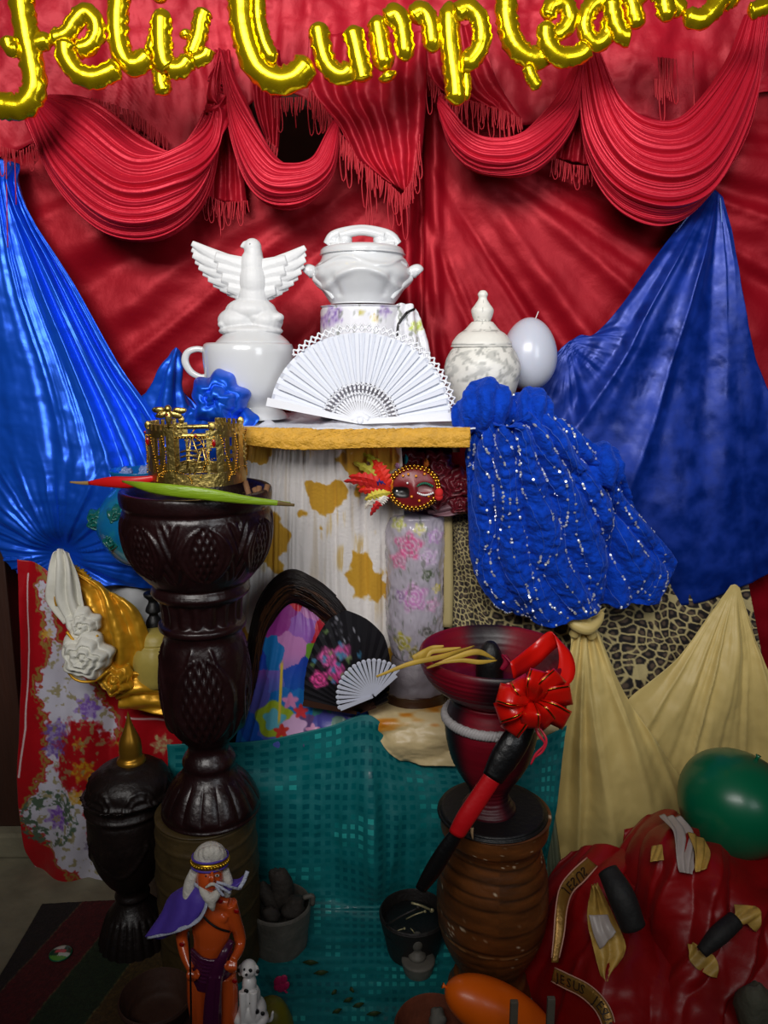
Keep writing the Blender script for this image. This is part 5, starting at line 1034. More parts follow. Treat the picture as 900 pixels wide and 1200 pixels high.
# ---------------------------------------------------------------- rug, badge, small pots
p1 = Vector(W(36, 1200, FY(1200))); p2 = Vector(W(118, 1100, FY(1100))); dr = Vector((p2.x-p1.x, p2.y-p1.y)).normalized(); nrm = Vector((dr.y, -dr.x))
def st_(px, py): p = W(px, py, FY(py)); return p[0]*nrm.x+p[1]*nrm.y
sb_ = [st_(40, 1122), st_(60, 1170), st_(125, 1170), st_(190, 1200)]
def rugc(x, y):
    s = x*nrm.x+y*nrm.y; n = .01*fb(x*40, y*40, 3); s = s+n*.3; b = np.zeros(x.shape+(3,))+np.array([34, 28, 26])
    for k, c in zip(sorted(sb_), ([74, 18, 20], [30, 44, 24], [70, 52, 22], [60, 30, 22])): b = np.where((s > k)[..., None], np.array(c), b)
    for k in sorted(sb_): b = b+(np.array([120, 110, 70])-b)*(.5*np.exp(-((s-k)/.0016)**2))[..., None]
    return b*(1+.35*fb(x*260, y*260, 4))[..., None]
nu, nv = 300, 300; U, V = np.meshgrid(np.linspace(0, 1, nu), np.linspace(0, 1, nv)); xr = wax(14, 1085, FY(1085)); X = xr+.05*np.sin(V*2)*(1-U)+(.25-xr)*U; Yr = -1.45+(FY(1062)+1.45)*V+.02*np.sin(U*5)
Zr = .007+.0012*fb(X*300, Yr*300, 4)
o = mesh('striped_rug', np.stack([X, Yr, Zr], -1).reshape(-1, 3), gridf(nu, nv), ATM, None, col=rugc(X, Yr).reshape(-1, 3)); q = o.modifiers.new('t', 'SOLIDIFY'); q.thickness = .005; q.offset = -1
tag(o, 'dark woven rug with black, maroon, green and brown stripes on the floor', 'rug')
yb = FY(1117, .012); cB = WV(71, 1117, yb); nb = 24; V = []; cc = []
for i in range(13):
    for j in range(36):
        r = i/12; a = 2*pi*j/36; V.append((cB.x+.024*r*math.cos(a), cB.y+.024*r*math.sin(a), .0125+.004*math.sqrt(1-r*r*.98)))
        x, y = r*math.cos(a), r*math.sin(a); k = (20, 70, 50)
        if abs(y-.1) < .22 and abs(x) < .5: k = (200, 70, 80)
        elif y > .35 and x < .2: k = (200, 200, 190)
        elif -.5 < y < -.05 and x > -.1: k = (190, 200, 190)
        elif y < -.45: k = (90, 150, 60)
        cc.append(k)
t = thing('round_badge', 'small shiny round badge with green, white and pink picture on the rug', 'badge', (cB.x, cB.y, .008))
mesh('picture', V, gridf(36, 13, True), ATG, t, col=np.array(cc, float)); m = MB(); m.tube([(cB.x+.0245*math.cos(a*pi/18), cB.y+.0245*math.sin(a*pi/18), .0115) for a in range(37)], .0016, 6, cap=False); m.out('rim', GRN, t)
def bowlpx(name, label, cat, cx, rimpy, basepy, rr, rb, m, partn='bowl', wall=3, group=None):
    Y = FY(basepy, .012); t = thing(name, label, cat, (wax(cx, basepy, Y), Y, .012), group)
    rim, base = rimpy, basepy
    lathe(partn, cx, base, Y, [(0, base-5), (rb-2, base-6), ((rr+rb)/2-2, (rim+base)/2), (rr-wall, rim+2), (rr-wall/2, rim-1), (rr, rim+1), (rr, rim+4), ((rr+rb)/2+1, (rim+base)/2), (rb, base-1), (0, base)], m, t, 64, 7, lambda T, PY: .0012*fb(T*2, PY/14, 9))
    return t, Y
YQ1 = FY(1182, .012)
bowlpx('clay_bowl', 'dark brown empty clay bowl on the rug left of the statuette', 'bowl', 185, 1166, 1196, 43, 28, mat('dark_clay', (66, 40, 28), .7, bump=.5, var=.3))
t, Yc = bowlpx('grey_cup', 'weathered grey metal cup holding dark rocks, right of the statuette', 'cup', 329, 1058, 1112, 37, 28, GRYC, 'cup_body')
m = MB(); wtube(m, [(356, 1052, Yc-.02), (366, 1050, Yc-.02), (366, 1060, Yc-.02)], 3, 8, 4); m.out('lip_tab', GRYC, t)
RK = mat('dark_rock', (44, 38, 32), .8, bump=1, bscale=60, var=.3, vscale=30)
def rock(label, cx, cy, rx, ry, Y, seed, rot=0, m=RK, name='rock', grp='dark rocks in the grey cup', cat='rock'):
    s = S(cx, cy, Y); c = WV(cx, cy, Y); V = []; M = Matrix.Rotation(rot, 3, 'Y')
    for i in range(15):
        for j in range(20):
            a = pi*i/14; b_ = 2*pi*j/20; d = Vector((math.sin(a)*math.cos(b_), math.sin(a)*math.sin(b_), math.cos(a))); k = 1+.35*float(fb(d.x*1.7+seed, d.z*1.7+d.y*1.3, seed, 3))
            V.append(c+M @ Vector((d.x*rx*s*k, d.y*rx*s*k, d.z*ry*s*k)))
    return tag(mesh(name, V, gridf(20, 15, True), m, None), label, cat, grp)
rock('tallest pointed dark rock standing upright in the grey cup', 330, 1040, 13, 32, Yc, 1, -.15)
rock('slanting narrow dark rock leaning left in the grey cup', 313, 1052, 9, 24, Yc-.01, 2, -.45)
rock('rounded dark rock at the right inside of the grey cup', 344, 1062, 14, 11, Yc-.02, 3)
rock('small dark rock low at the left inside of the grey cup', 318, 1072, 10, 10, Yc-.04, 4)
m = MB(); Yk = FY(1105, .02)
t = thing('small_lamp', 'little round grey oil lamp with a stubby spout before the grey cup', 'lamp', WV(310, 1105, Yk))
lathe('lamp_dish', 311, 1100, Yk, [(0, 1110), (14, 1109), (20, 1102), (21, 1096), (19, 1094), (12, 1098), (0, 1098)], GRYC, t, 40, 5)
m = MB(); el(m, 311, 1090, 6, 8, 6, Y=Yk); wtube(m, [(311, 1084, Yk), (314, 1074, Yk), (318, 1066, Yk)], [4, 3.4, 2.6], 8, 4); m.out('lamp_spout', GRYC, t)
IRN = mat('black_iron', (28, 24, 22), .55, bump=.6, bscale=80)
t, Yi = bowlpx('iron_cauldron', 'black iron cauldron filled with nails beside the turned vase foot', 'cauldron', 484, 1068, 1118, 40, 26, IRN)
lathe('dark_filling', 484, 1080, Yi, [(0, 1074), (20, 1075), (34, 1078), (34, 1084), (0, 1084)], BLK, t, 40, 4, lambda T, PY: .003*fb(T*3, PY/5, 6))
NL = mat('pale_nail', (170, 160, 120), .4, metal=.4)
for i, (x0, y0, x1, y1, hd, lb) in enumerate([(482, 1058, 506, 1067, 2.8, 'pale nail lying uppermost across the iron cauldron'), (476, 1077, 498, 1068, 1.6, 'pale nail slanting up to the right in the iron cauldron middle'), (461, 1094, 474, 1088, 1.4, 'short pale nail at the left of the iron cauldron'), (481, 1088, 487, 1096, 1.4, 'shortest pale nail pointing down at the front of the iron cauldron'), (453, 1084, 490, 1064, 3.0, 'dark curved iron rod sticking out left over the cauldron')]):
    t = thing('nail' if i < 4 else 'iron_rod', lb, 'nail' if i < 4 else 'rod', WV(x0, y0, Yi-.06), 'nails in the iron cauldron' if i < 4 else None)
    mm = NL if i < 4 else IRN; m = MB(); wtube(m, [(x0, y0, Yi-.06), ((x0+x1)/2, (y0+y1)/2-1, Yi-.065), (x1, y1, Yi-.06)], hd*.5, 7, 3); m.out('shaft', mm, t)
    m = MB(); el(m, x1, y1, hd, hd, 2, Y=Yi-.06); m.out('head', mm, t)
Yj = FY(1142, .014)
t = thing('incense_cup', 'tiny dark metal cup with a knobbed lid in front of the iron cauldron', 'cup', (wax(490, 1142, Yj), Yj, .014))
lathe('cup_body', 490, 1140, Yj, [(0, 1145), (10, 1145), (16, 1138), (19, 1128), (18, 1123), (0, 1122)], GRYC, t, 40, 6)
lathe('knob', 489, 1112, Yj, [(0, 1124), (9, 1122), (10, 1118), (5, 1113), (7, 1107), (7, 1100), (4, 1094), (0, 1092)], GRYC, t, 32, 5)
Yp = FY(1215, .012)
bowlpx('clay_pot', 'reddish clay pot at the bottom edge left of the orange balloon', 'pot', 508, 1200, 1240, 46, 30, CLY)
rock('grey stone standing inside the reddish clay pot', 513, 1196, 11, 16, Yp-.02, 7, 0, mat('grey_stone', (110, 108, 100), .8, bump=.6), 'stone', None, 'stone')
for x, lb in ((602, 'left grey wooden peg standing in front of the orange balloon'), (645, 'right grey wooden peg standing beside the orange balloon tip')):
    Yg = -1.02; s = S(x, 1190, Yg); zt = W(x, 1174 if x < 620 else 1170, Yg)[2]
    m = MB(); m.box((wax(x, 1190, Yg), Yg, (zt+.002)/2+.001), (4.6*s, 3*s, zt/2)); tag(m.out('wooden_peg', mat('grey_wood', (92, 86, 74), .8, bump=.6), None, False, bev=.0015), lb, 'peg', 'wooden pegs')
t = thing('flower', 'small pink wilted flower lying on the teal cloth right of the statuette', 'flower', WV(332, 1158, FY(1158, .03)))
Yl = FY(1158, .035)
for (x, y, r) in ((326, 1150, 5), (332, 1148, 4.5), (330, 1156, 5.5), (325, 1156, 4), (335, 1155, 4)):
    m = MB(); el(m, x, y, r, r*1.5, 2, Y=Yl, rot=.4); m.out('petal', mat('pink_petal', (190, 30, 90), .5), t)
m = MB(); wtube(m, [(333, 1160, Yl), (338, 1165, Yl), (343, 1168, Yl)], [1.6, 1.2, .8], 6, 3); m.out('stem', MC['pink_petal'], t)
LV = mat('olive_leaf', (46, 62, 22), .6, bump=.4)
random.seed(5)
for i, (x, y) in enumerate([(392, 1163), (408, 1172), (420, 1178), (376, 1140), (395, 1185), (438, 1188), (364, 1128), (412, 1160)]):
    Yv = FY(y, .045); a = random.uniform(0, 3); m = MB()
    wtube(m, [(x-9*math.cos(a), y-3*math.sin(a), Yv), (x, y, Yv-.005), (x+9*math.cos(a), y+3*math.sin(a), Yv)], [.8, 4, .6], 8, 4, flat=.4)
    tag(m.out('dry_leaf', LV), ['green leaf at the centre of the leaf scatter on the teal cloth', 'green leaf just right of the scatter centre on the teal cloth', 'green leaf second from the right in the scatter on the teal cloth', 'green leaf above and right of the small pink flower', 'green leaf nearest the front in the scatter on the teal cloth', 'green leaf furthest right in the scatter on the teal cloth', 'green leaf furthest back, between the grey cup and pink flower', 'green leaf behind the middle of the scatter on the teal cloth'][i], 'leaf', 'scattered leaves on the teal cloth')
# ---------------------------------------------------------------- red bundle
RBD = mat('red_lame', (140, 3, 9), .45, sheen=.1, bump=.4, bscale=30, var=.25, vscale=7)
def bun(seed, am=.05):
    return lambda U, V, PX, PY: 1.5*am*fo(U*3.4+V*2.5, V*2+U, seed)+.12*am*fb(PX/26, PY/26, seed)+.25*am*ridge(U*5+V*4+.8*fb(U*3, V*3, seed), .8)+.012*fb(PX/60, PY/60, seed+1)
t = thing('red_bundle', 'heap of shiny red clothing with gold lettered ribbon at the bottom right corner', 'clothing', WV(760, 1160, -.75))
cloth('skirt_cloth', [[(676, 1006, -.52), (700, 994, -.56), (722, 996, -.58), (745, 1010, -.56)], [(648, 1036, -.55), (690, 1030, -.64), (730, 1030, -.66), (770, 1040, -.6)], [(634, 1084, -.60), (690, 1084, -.72), (740, 1084, -.74), (800, 1084, -.68)], [(626, 1140, -.66), (690, 1140, -.82), (750, 1140, -.84), (830, 1140, -.8)], [(620, 1215, -.74), (700, 1215, -.92), (770, 1215, -.94), (860, 1215, -.9)], [(615, 1260, -.80), (700, 1260, -1.0), (780, 1260, -1.02), (880, 1260, -1.0)]], RBD, t, 120, 130, bun(401))
cloth('bodice_cloth', [[(740, 978, -.50), (775, 957, -.52), (800, 962, -.53), (830, 985, -.5), (920, 1000, -.5)], [(732, 1005, -.56), (765, 990, -.66), (800, 990, -.70), (850, 1005, -.66), (930, 1010, -.6)], [(742, 1045, -.62), (775, 1035, -.74), (820, 1035, -.77), (870, 1045, -.74), (935, 1045, -.66)], [(752, 1095, -.66), (790, 1090, -.80), (840, 1090, -.82), (880, 1090, -.8), (940, 1090, -.74)], [(740, 1160, -.70), (790, 1160, -.86), (840, 1160, -.88), (890, 1160, -.86), (945, 1160, -.84)], [(740, 1260, -.8), (790, 1260, -.98), (840, 1260, -1), (890, 1260, -1), (950, 1260, -.98)]], RBD, t, 130, 130, bun(411, .06))
GRB = mat('gold_ribbon', (150, 112, 50), .35, metal=.5, bump=.4, bscale=90); PNK = mat('pink_edge', (200, 150, 130), .5)
def lettered(pts, wv, txts):
    rb = ribbon('lettered_ribbon', pts, wv, GRB, t, 60, .001)
    P = cr(np.array(pts, float), 60); Wd = cr(np.array(wv, float), 60)
    for sg in (-1, 1):
        m = MB(); wtube(m, [tuple(P[i]+Wd[i]*sg+np.array([0, 0, -.001])) for i in range(0, 60, 3)], .9, 5, 1); m.out('pink_edging', PNK, rb)
    for (i0, i1, flip, tx) in txts:
        n = len(tx)
        for c_i, ch in enumerate(tx):
            k = i0+(i1-i0)*(c_i+.5)/n; i = int(min(max(k, 1), 58)); A = Vector(W(*P[i-1])); B = Vector(W(*P[i+1])); C0 = Vector(W(*P[i]))
            x = (B-A).normalized(); up = (Vector(W(*(P[i]+Wd[i])))-Vector(W(*(P[i]-Wd[i])))).normalized()*flip
            if flip*0+ (i1 < i0): x = -x
            z = x.cross(up).normalized(); up = z.cross(x)
            if z.y > 0: z = -z
            cu = bpy.data.curves.new('letter_shape', 'FONT'); cu.body = ch; cu.size = 1.0; cu.align_x = 'CENTER'; cu.align_y = 'CENTER'; cu.extrude = .02; cu.resolution_u = 2
            ob = bpy.data.objects.new('tmp', cu); C.objects.link(ob); bpy.context.view_layer.update(); me = bpy.data.meshes.new_from_object(ob); bpy.data.objects.remove(ob)
            sz = 2*np.linalg.norm(Wd[i][:2])*S(*P[i])*.86
            M = Matrix((x*sz*.95, up*sz, z*sz)).transposed(); me.transform(Matrix.Translation(C0+z*.0035) @ M.to_4x4())
            me.materials.clear(); link('letter', me, mat('ribbon_ink', (40, 22, 10), .5), rb)
lettered([(694, 1010, -.645), (678, 1026, -.675), (664, 1042, -.70), (658, 1064, -.735), (655, 1095, -.77), (650, 1128, -.80)], [(6, 5, 0), (7, 6, 0), (7, 4, 0), (6.5, 1.5, 0), (6, 0, 0), (4, 0, 0)], [(28, 6, 1, 'JESUS')])
lettered([(648, 1142, -.835), (664, 1150, -.86), (684, 1160, -.885), (700, 1174, -.91), (710, 1190, -.93), (716, 1212, -.95)], [(2, -8, 0), (3, -8, 0), (5, -7, 0), (6, -6, 0), (7, -4, 0), (7, -2, 0)], [(3, 26, 1, 'JESUS'), (32, 56, 1, 'JESUS')])
GSC = mat('leaf_gold_cloth', (186, 150, 70), .5, bump=.6, bscale=60, var=.3, vscale=30); GWH = mat('grey_white_satin', (176, 166, 160), .4, bump=.3)
cloth('gold_scarf_piece', [[(694, 1036, -.78), (700, 1034, -.785)], [(688, 1074, -.80), (722, 1080, -.80)], [(695, 1110, -.83), (733, 1112, -.83)], [(703, 1140, -.86), (716, 1140, -.86)], [(708, 1149, -.87), (711, 1149, -.87)]], GSC, t, 40, 50, lambda U, V, PX, PY: .01*ridge(U*2)+.003*fb(PX/7, PY/7, 3))
cloth('white_scarf_piece', [[(690, 1072, -.812), (712, 1072, -.812)], [(696, 1096, -.835), (716, 1082, -.83)], [(703, 1112, -.845), (722, 1092, -.84)]], GWH, t, 20, 20, lambda U, V, PX, PY: .004*ridge(U*2))
cloth('white_scarf_piece', [[(772, 956, -0.635), (796, 958, -0.635)], [(786, 975, -0.715), (812, 978, -0.695)], [(790, 1000, -0.770), (812, 1000, -0.755)], [(796, 1022, -0.800), (808, 1024, -0.795)]], GWH, t, 40, 40, lambda U, V, PX, PY: .012*ridge(U*2.5+V)+.003*fb(PX/7, PY/7, 3))
cloth('gold_scarf_piece', [[(806, 975, -0.715), (826, 985, -0.705)], [(812, 1000, -0.765), (830, 1000, -0.745)], [(815, 1022, -0.795), (828, 1018, -0.785)]], GSC, t, 30, 30, lambda U, V, PX, PY: .008*ridge(U*2+V))
cloth('gold_scarf_piece', [[(764, 992, -0.735), (776, 990, -0.745)], [(762, 1010, -0.775), (778, 1008, -0.785)]], GSC, t, 20, 20, lambda U, V, PX, PY: .004*ridge(U*2+V))
cloth('gold_scarf_piece', [[(806, 1106, -.86), (812, 1104, -.86)], [(808, 1125, -.88), (838, 1122, -.88)], [(822, 1138, -.89), (840, 1146, -.90)]], GSC, t, 30, 30, lambda U, V, PX, PY: .008*ridge(V*2+U))
cloth('gold_scarf_piece', [[(860, 1060, -.84), (885, 1062, -.84)], [(862, 1076, -.86), (892, 1072, -.86)], [(876, 1082, -.86), (886, 1092, -.86)]], GSC, t, 30, 30, lambda U, V, PX, PY: .006*ridge(V*2+U))
BCL = mat('black_velvet', (22, 22, 22), .7, bump=.6)
for i, (pts, r, lb) in enumerate([([(712, 1020, -.80), (728, 1050, -.84), (742, 1086, -.86)], [12, 16, 15], 'short thick black roll lying slanted on the gold cloth of the red bundle'), ([(862, 1078, -.86), (842, 1096, -.88), (822, 1116, -.89)], [10, 11, 7], 'black pointed roll tucked in the right side of the red bundle')]):
    m = MB(); wtube(m, pts, r, 20, 8); tag(m.out('black_roll', BCL), lb, 'roll', 'black rolls in the red bundle')
rock('rough grey rock at the right edge in front of the red bundle', 886, 1180, 22, 34, -1.0, 9, 0, mat('mossy_rock', (84, 84, 70), .85, bump=1), 'rock', None)
# ---------------------------------------------------------------- statuette of the old man
YM2 = -.93
SK = mat('orange_skin', (206, 84, 30), .26, coat=.5, bump=.05); HW = mat('white_hair', (206, 202, 192), .6, bump=.8, bscale=140)
PUR = mat('purple_cloth', (84, 62, 170), .5, sheen=.3, bump=.3); PDK = mat('purple_paint', (72, 20, 58), .3, coat=.4); LAC = mat('silver_lace', (190, 196, 214), .6, bump=.8, bscale=250)
T = thing('statuette', 'glazed statuette of a bearded old man in a purple cape and gold headband', 'statuette', (wax(246, 1280, YM2), YM2, 0))
b = MB()
def wt(mb, pts, r, n=14, fl=1.0): wtube(mb, pts, r, n, 5, flat=fl)
wt(b, [(246, 1052, YM2), (247, 1068, YM2), (248, 1088, YM2-.004), (247, 1104, YM2-.006), (246, 1122, YM2-.004), (247, 1140, YM2)], [15, 23, 23, 20, 20, 23], 24, .62)
wt(b, [(226, 1060, YM2), (247, 1056, YM2), (268, 1058, YM2)], [9, 10, 9], 16)
wt(b, [(246, 1054, YM2), (245, 1040, YM2-.004), (244, 1030, YM2-.008)], [8, 7.5, 8])
wt(b, [(224, 1060, YM2), (217, 1078, YM2), (213, 1096, YM2+.005), (217, 1118, YM2-.012), (224, 1136, YM2-.03)], [9, 8.5, 7, 6.4, 4.8])
wt(b, [(269, 1058, YM2), (275, 1078, YM2+.004), (281, 1098, YM2+.008), (280, 1112, YM2-.004), (273, 1126, YM2-.03)], [9, 8, 7, 6.2, 4.8])
wt(b, [(233, 1140, YM2), (233, 1170, YM2-.008), (235, 1200, YM2-.010), (236, 1235, YM2), (237, 1268, YM2+.002), (236, 1276, YM2-.03)], [14, 13.5, 11, 10.5, 7, 5])
wt(b, [(263, 1140, YM2), (266, 1170, YM2-.004), (266, 1200, YM2-.006), (264, 1235, YM2+.004), (263, 1268, YM2+.006), (265, 1276, YM2-.03)], [14, 13.5, 11, 10.5, 7, 5])
el(b, 239, 1078, 10, 7, 4, Y=YM2, dy=-.014); el(b, 257, 1077, 10, 7, 4, Y=YM2, dy=-.014); el(b, 247, 1106, 13, 11, 6, Y=YM2, dy=-.013)
for (x0, y0, sg) in ((225, 1138, 1), (272, 1128, -1)):
    for k in range(4): wt(b, [(x0-4+k*2.7, y0, YM2-.03), (x0-5+k*3, y0+7, YM2-.036), (x0-3+k*2.4, y0+12-abs(k-1.4), YM2-.03)], [2.2, 1.9, 1.5], 8)
    wt(b, [(x0+sg*5, y0-2, YM2-.03), (x0+sg*8, y0+4, YM2-.037), (x0+sg*6, y0+9, YM2-.037)], [2.1, 1.9, 1.5], 8)
HB = MB(); el(HB, 243, 1022, 14.5, 19, 15, Y=YM2, dy=-.006); wt(HB, [(243, 1018, YM2-.026), (243, 1026, YM2-.033), (243, 1029, YM2-.030)], [1.8, 2.6, 3]); el(HB, 230, 1024, 2.5, 4.5, 3, Y=YM2); el(HB, 257, 1024, 2.5, 4.5, 3, Y=YM2)
el(HB, 237, 1027, 4, 3, 3, Y=YM2, dy=-.020); el(HB, 249, 1027, 4, 3, 3, Y=YM2, dy=-.020)
hc = WV(243, 1024, YM2); HM = Matrix.Translation(hc+Vector((2.5, -2, -7))*S(243, 1024, YM2)) @ Matrix.Rotation(-.14, 4, 'X') @ Matrix.Rotation(.12, 4, 'Z') @ Matrix.Scale(1.06, 4) @ Matrix.Translation(-hc)
b.add([HM @ Vector(v) for v in HB.v], HB.f)
b.out('body', SK, T, remesh=.0018, smoothit=3)
m = MB()
el(m, 243, 1000, 18, 16, 16.5, Y=YM2)
for i in range(16): a = 2*pi*i/16; el(m, 243+13*math.cos(a), 1000+1*math.sin(a*3), 5.5, 9, 5, Y=YM2, dy=-15*math.sin(a)*S(243, 1008, YM2)*.9)
wt(m, [(227, 1014, YM2), (222, 1028, YM2), (222, 1046, YM2-.002), (226, 1058, YM2-.004)], [6, 7, 7, 4]); wt(m, [(259, 1014, YM2), (263, 1028, YM2), (262, 1042, YM2-.002)], [5, 6, 4])
m.out('hair', HW, T, remesh=.002, smoothit=1)
m = MB(); wt(m, [(232, 1030, YM2-.016), (235, 1038, YM2-.024), (243, 1046, YM2-.028), (251, 1038, YM2-.024), (254, 1030, YM2-.016)], [2.5, 4.5, 6, 4.5, 2.5]); wt(m, [(243, 1042, YM2-.028), (244, 1052, YM2-.028), (246, 1058, YM2-.026)], [6, 4.5, 1.5])
wt(m, [(236, 1035, YM2-.031), (243, 1032, YM2-.035), (250, 1035, YM2-.031)], [1.2, 2, 1.2]); m.out('beard', HW, T, remesh=.0016, smoothit=1)
for x in (237, 249):
    m = MB(); el(m, x, 1022.5, 2.4, 1.5, 1.5, Y=YM2, dy=-.0235); ey = m.out('eye', mat('eye_white', (220, 215, 205), .2), T)
    m = MB(); el(m, x, 1022.7, 1.1, 1.2, 1, Y=YM2, dy=-.0250); m.out('pupil', BLK, ey)
    m = MB(); wt(m, [(x-3.5, 1018.5, YM2-.024), (x, 1017, YM2-.026), (x+3.5, 1018.5, YM2-.024)], .9, 6); m.out('eyebrow', mat('grey_brow', (120, 100, 90), .6), T)
m = MB(); wt(m, [(240, 1036.5, YM2-.032), (243, 1037.2, YM2-.034), (246, 1036.5, YM2-.032)], .8, 6); m.out('mouth', mat('mouth_red', (150, 40, 30), .4), T)
hs = S(243, 1012, YM2)
def band(name, r, zpy, hh, m, nb=None):
    q = MB(); c = Vector(W(243, zpy, YM2)); n = 40; V = []
    for j in range(n):
        a = 2*pi*j/n
        for (dr_, dz) in ((0, -hh), (0, hh), (-1.5, hh), (-1.5, -hh)):
            R = (r+dr_)*hs; V.append((c.x+R*math.sin(a), YM2-R*.92*math.cos(a), c.z+dz*hs-.0*math.cos(a)))
    F = []
    for j in range(n):
        for k in range(4): F.append((j*4+k, ((j+1) % n)*4+k, ((j+1) % n)*4+(k+1) % 4, j*4+(k+1) % 4))
    q.add(V, F)
    if nb:
        for j in range(nb): a = 2*pi*j/nb; q.ell((c.x+(r+.4)*hs*math.sin(a), YM2-(r+.4)*hs*.92*math.cos(a), c.z), 2*hs, nu=7, nv=4)
    return q.out(name, m, T)
band('headband', 20, 1003.5, 3.2, mat('gold_trim', (200, 160, 40), .3, metal=.9), 36); band('headband_edge', 20.4, 1007.5, 1.0, PUR); band('headband_edge', 20.2, 999, 1.0, PUR)
for o_ in T.children:
    if o_.name.split('.')[0] in ('hair', 'beard', 'eye', 'eyebrow', 'mouth', 'headband', 'headband_edge'):
        for q_ in [o_]+list(o_.children): q_.data.transform(HM)
cp = [[(228, 1034, YM2-.010), (225, 1032, YM2+.012), (240, 1030, YM2+.03), (262, 1032, YM2+.02)], [(242, 1050, YM2-.030), (214, 1048, YM2-.012), (205, 1048, YM2+.03), (262, 1050, YM2+.04)], [(240, 1064, YM2-.034), (212, 1070, YM2-.028), (190, 1072, YM2+.01), (230, 1070, YM2+.05)], [(231, 1078, YM2-.034), (205, 1090, YM2-.034), (172, 1098, YM2-.006), (200, 1096, YM2+.04)]]
cape = cloth('cape', cp, PUR, T, 60, 60, lambda U, V, PX, PY: .006*ridge(U*4)*V, thick=.0016)
m = MB(); wtube(m, [(c_[0], c_[1], c_[2]-.004) for c_ in [(228, 1036, YM2-.010), (238, 1044, YM2-.026), (242, 1056, YM2-.032), (239, 1068, YM2-.036), (231, 1079, YM2-.036), (214, 1088, YM2-.036), (193, 1094, YM2-.024), (173, 1098, YM2-.008)]], 2.6, 8, 6, flat=.5); m.out('lace_trim', LAC, cape)
cp2 = [[(254, 1034, YM2-.014), (264, 1032, YM2+.01), (268, 1030, YM2+.02)], [(262, 1044, YM2-.020), (276, 1036, YM2-.004), (280, 1030, YM2+.01)], [(280, 1040, YM2-.006), (286, 1030, YM2), (290, 1022, YM2+.01)]]
c2_ = cloth('cape_corner', cp2, PUR, T, 24, 24, thick=.0016)
m = MB(); wtube(m, [(290, 1021, YM2-.002), (286, 1032, YM2-.006), (280, 1042, YM2-.012)], 2.4, 8, 5, flat=.5); wtube(m, [(254, 1034, YM2-.032), (262, 1036, YM2-.034), (272, 1040, YM2-.026), (281, 1042, YM2-.014)], 2.0, 8, 5, flat=.5); wtube(m, [(252, 1036, YM2-.036), (262, 1042, YM2-.038), (270, 1047, YM2-.034)], 1.8, 8, 5, flat=.5); wtube(m, [(252, 1036, YM2-.036), (257, 1044, YM2-.038), (262, 1050, YM2-.036)], 1.8, 8, 5, flat=.5)
m.out('lace_trim', LAC, c2_)
lc_ = MB(); wt(lc_, [(247, 1118, YM2), (247, 1130, YM2), (247, 1150, YM2)], [22, 25.5, 25], 28, .72)
for k in range(7): wt(lc_, [(224, 1112+k*4, YM2-.02), (238, 1124+k*4.5, YM2-.034), (256, 1124+k*3.5, YM2-.034), (272, 1104+k*5, YM2-.018)], 2.2, 8)
wt(lc_, [(272, 1102, YM2-.014), (262, 1120, YM2-.034), (252, 1150, YM2-.036), (249, 1190, YM2-.034), (249, 1230, YM2-.03)], [4, 6, 9, 11, 10], 16, .5)
for k in (-6, 0, 6): wt(lc_, [(252+k, 1145, YM2-.042), (249+k, 1190, YM2-.042), (249+k, 1230, YM2-.036)], 1.8, 8)
lc_.out('loincloth', PDK, T, remesh=.0018, smoothit=2)
m = MB(); wt(m, [(232, 1066, YM2-.034), (244, 1080, YM2-.036), (256, 1088, YM2-.034), (269, 1092, YM2-.024)], 1.3, 6); m.out('strap', BLK, T)
for x0, y0, x1 in ((221, 1092, 223), (290, 1096, 288)):
    if x0 > 250: continue
    m = MB(); wt(m, [(x0, y0, YM2-.044), (x1, 1134, YM2-.046), (x1+1, 1200, YM2-.044), (x1+1, 1268, YM2-.04)], 1.2, 6); m.out('crutch', BLK, T)
for x, y, dy in ((258, 1056, -.020), (277, 1068, -.014), (213, 1107, -.014), (275, 1150, -.025), (243, 1081, -.0)):
    if dy == 0: continue
    m = MB(); el(m, x, y, 3, 3, 1.2, Y=YM2, dy=dy); m.out('painted_wound', mat('wound_red', (150, 6, 10), .3), T)
zb3 = W(246, 1276, YM2)[2]; wbox('base_plate', wax(246, 1280, YM2)-.07, wax(246, 1280, YM2)+.085, YM2-.05, YM2+.045, 0.008, max(zb3-.002, .012), mat('brown_base', (60, 40, 24), .5), T, .004)
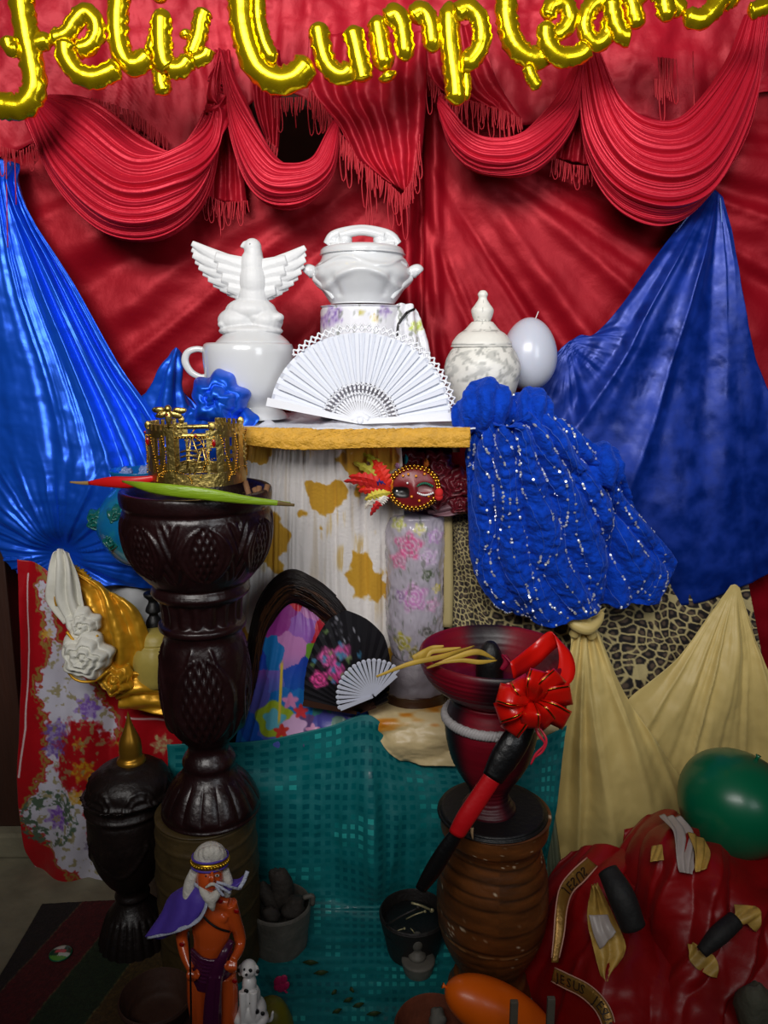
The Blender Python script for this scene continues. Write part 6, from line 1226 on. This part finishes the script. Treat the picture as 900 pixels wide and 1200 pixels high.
# dalmatians
DW = mat('dog_white', (232, 230, 228), .35, coat=.3)
def dog(label, x, y, sc, Y, hy):
    t = thing('dog_figurine', label, 'dog figurine', WV(x, y+52*sc, Y)); b = MB()
    e_ = lambda dx, dy, rx, ry, rz=None, dd=0: el(b, x+dx*sc, y+dy*sc, rx*sc, ry*sc, (rz or rx)*sc, Y=Y, dy=dd)
    e_(0, 0, 8.5, 8, 9); e_(-2, 4, 5, 4.5, 5, -.012); e_(-2, 7, 2.4, 2, 2, -.017); e_(-8, 2, 2.6, 6, 3); e_(8, 2, 2.6, 6, 3)
    e_(1, 14, 7, 9, 8); e_(2, 26, 10, 12, 10); e_(4, 40, 14, 14, 14); e_(12, 48, 8, 7, 9, -.006); e_(-8, 48, 7, 7, 8, -.006)
    for dx in (-5, 5): wtube(b, [(x+dx*sc, y+22*sc, Y-.012), (x+dx*sc, y+40*sc, Y-.02), (x+dx*sc, y+56*sc, Y-.02), (x+dx*sc, y+57*sc, Y-.028)], [4.5*sc, 3.6*sc, 3*sc, 3.2*sc], 10, 4)
    wtube(b, [(x+14*sc, y+50*sc, Y+.01), (x+22*sc, y+50*sc, Y+.005), (x+24*sc, y+42*sc, Y)], [2.4*sc, 2*sc, 1.2*sc], 8, 4)
    b.out('body', DW, t, remesh=.0016, smoothit=3)
    for dx, dy, dd, r in ((2, 2, -.0115, 1.8), (-4, 1, -.0125, 1), (-2, 6.2, -.0195, 1.3), (-2, 22, -.012, 2.4), (6, 28, -.0125, 2.6), (-6, 36, -.0175, 2.4), (8, 42, -.0185, 2.6), (3, 34, -.0165, 2), (14, 44, -.0145, 2), (-9, 2, -.004, 2), (9, 3, -.004, 2), (-1, 48, -.0185, 2.2)):
        m = MB(); el(m, x+dx*sc, y+dy*sc, r*sc, r*sc*1.1, 1.6, Y=Y, dy=dd*sc); m.out('spot', BLK, t)
dog('white spotted dog figurine sitting at the right side of the statuette', 291, 1135, 1.2, YM2+.0, 0)
t = thing('upturned_bowl', 'small olive yellow upturned bowl at the bottom edge beside the spotted dog figurine', 'bowl', (wax(318, 1215, -.80), -.80, .012))
lathe('bowl_shell', 318, 1210, -.80, [(0, 1172), (8, 1173), (17, 1180), (23, 1192), (27, 1206), (28, 1213), (0, 1213)], mat('olive_glaze', (118, 112, 20), .4, bump=.3, var=.2), t, 48, 6)
# chain of unique labels for cigars
lab = ['thin brown cigar leaning left beside the crown in the carved goblet bowl', 'brown cigar standing second from the crown in the carved goblet bowl', 'brown cigar leaning furthest right in the carved goblet bowl', 'brown cigar crossing behind the others in the carved goblet bowl']
for o, l in zip([o for o in C.objects if o.name.startswith('cigar')], lab): o['label'] = l
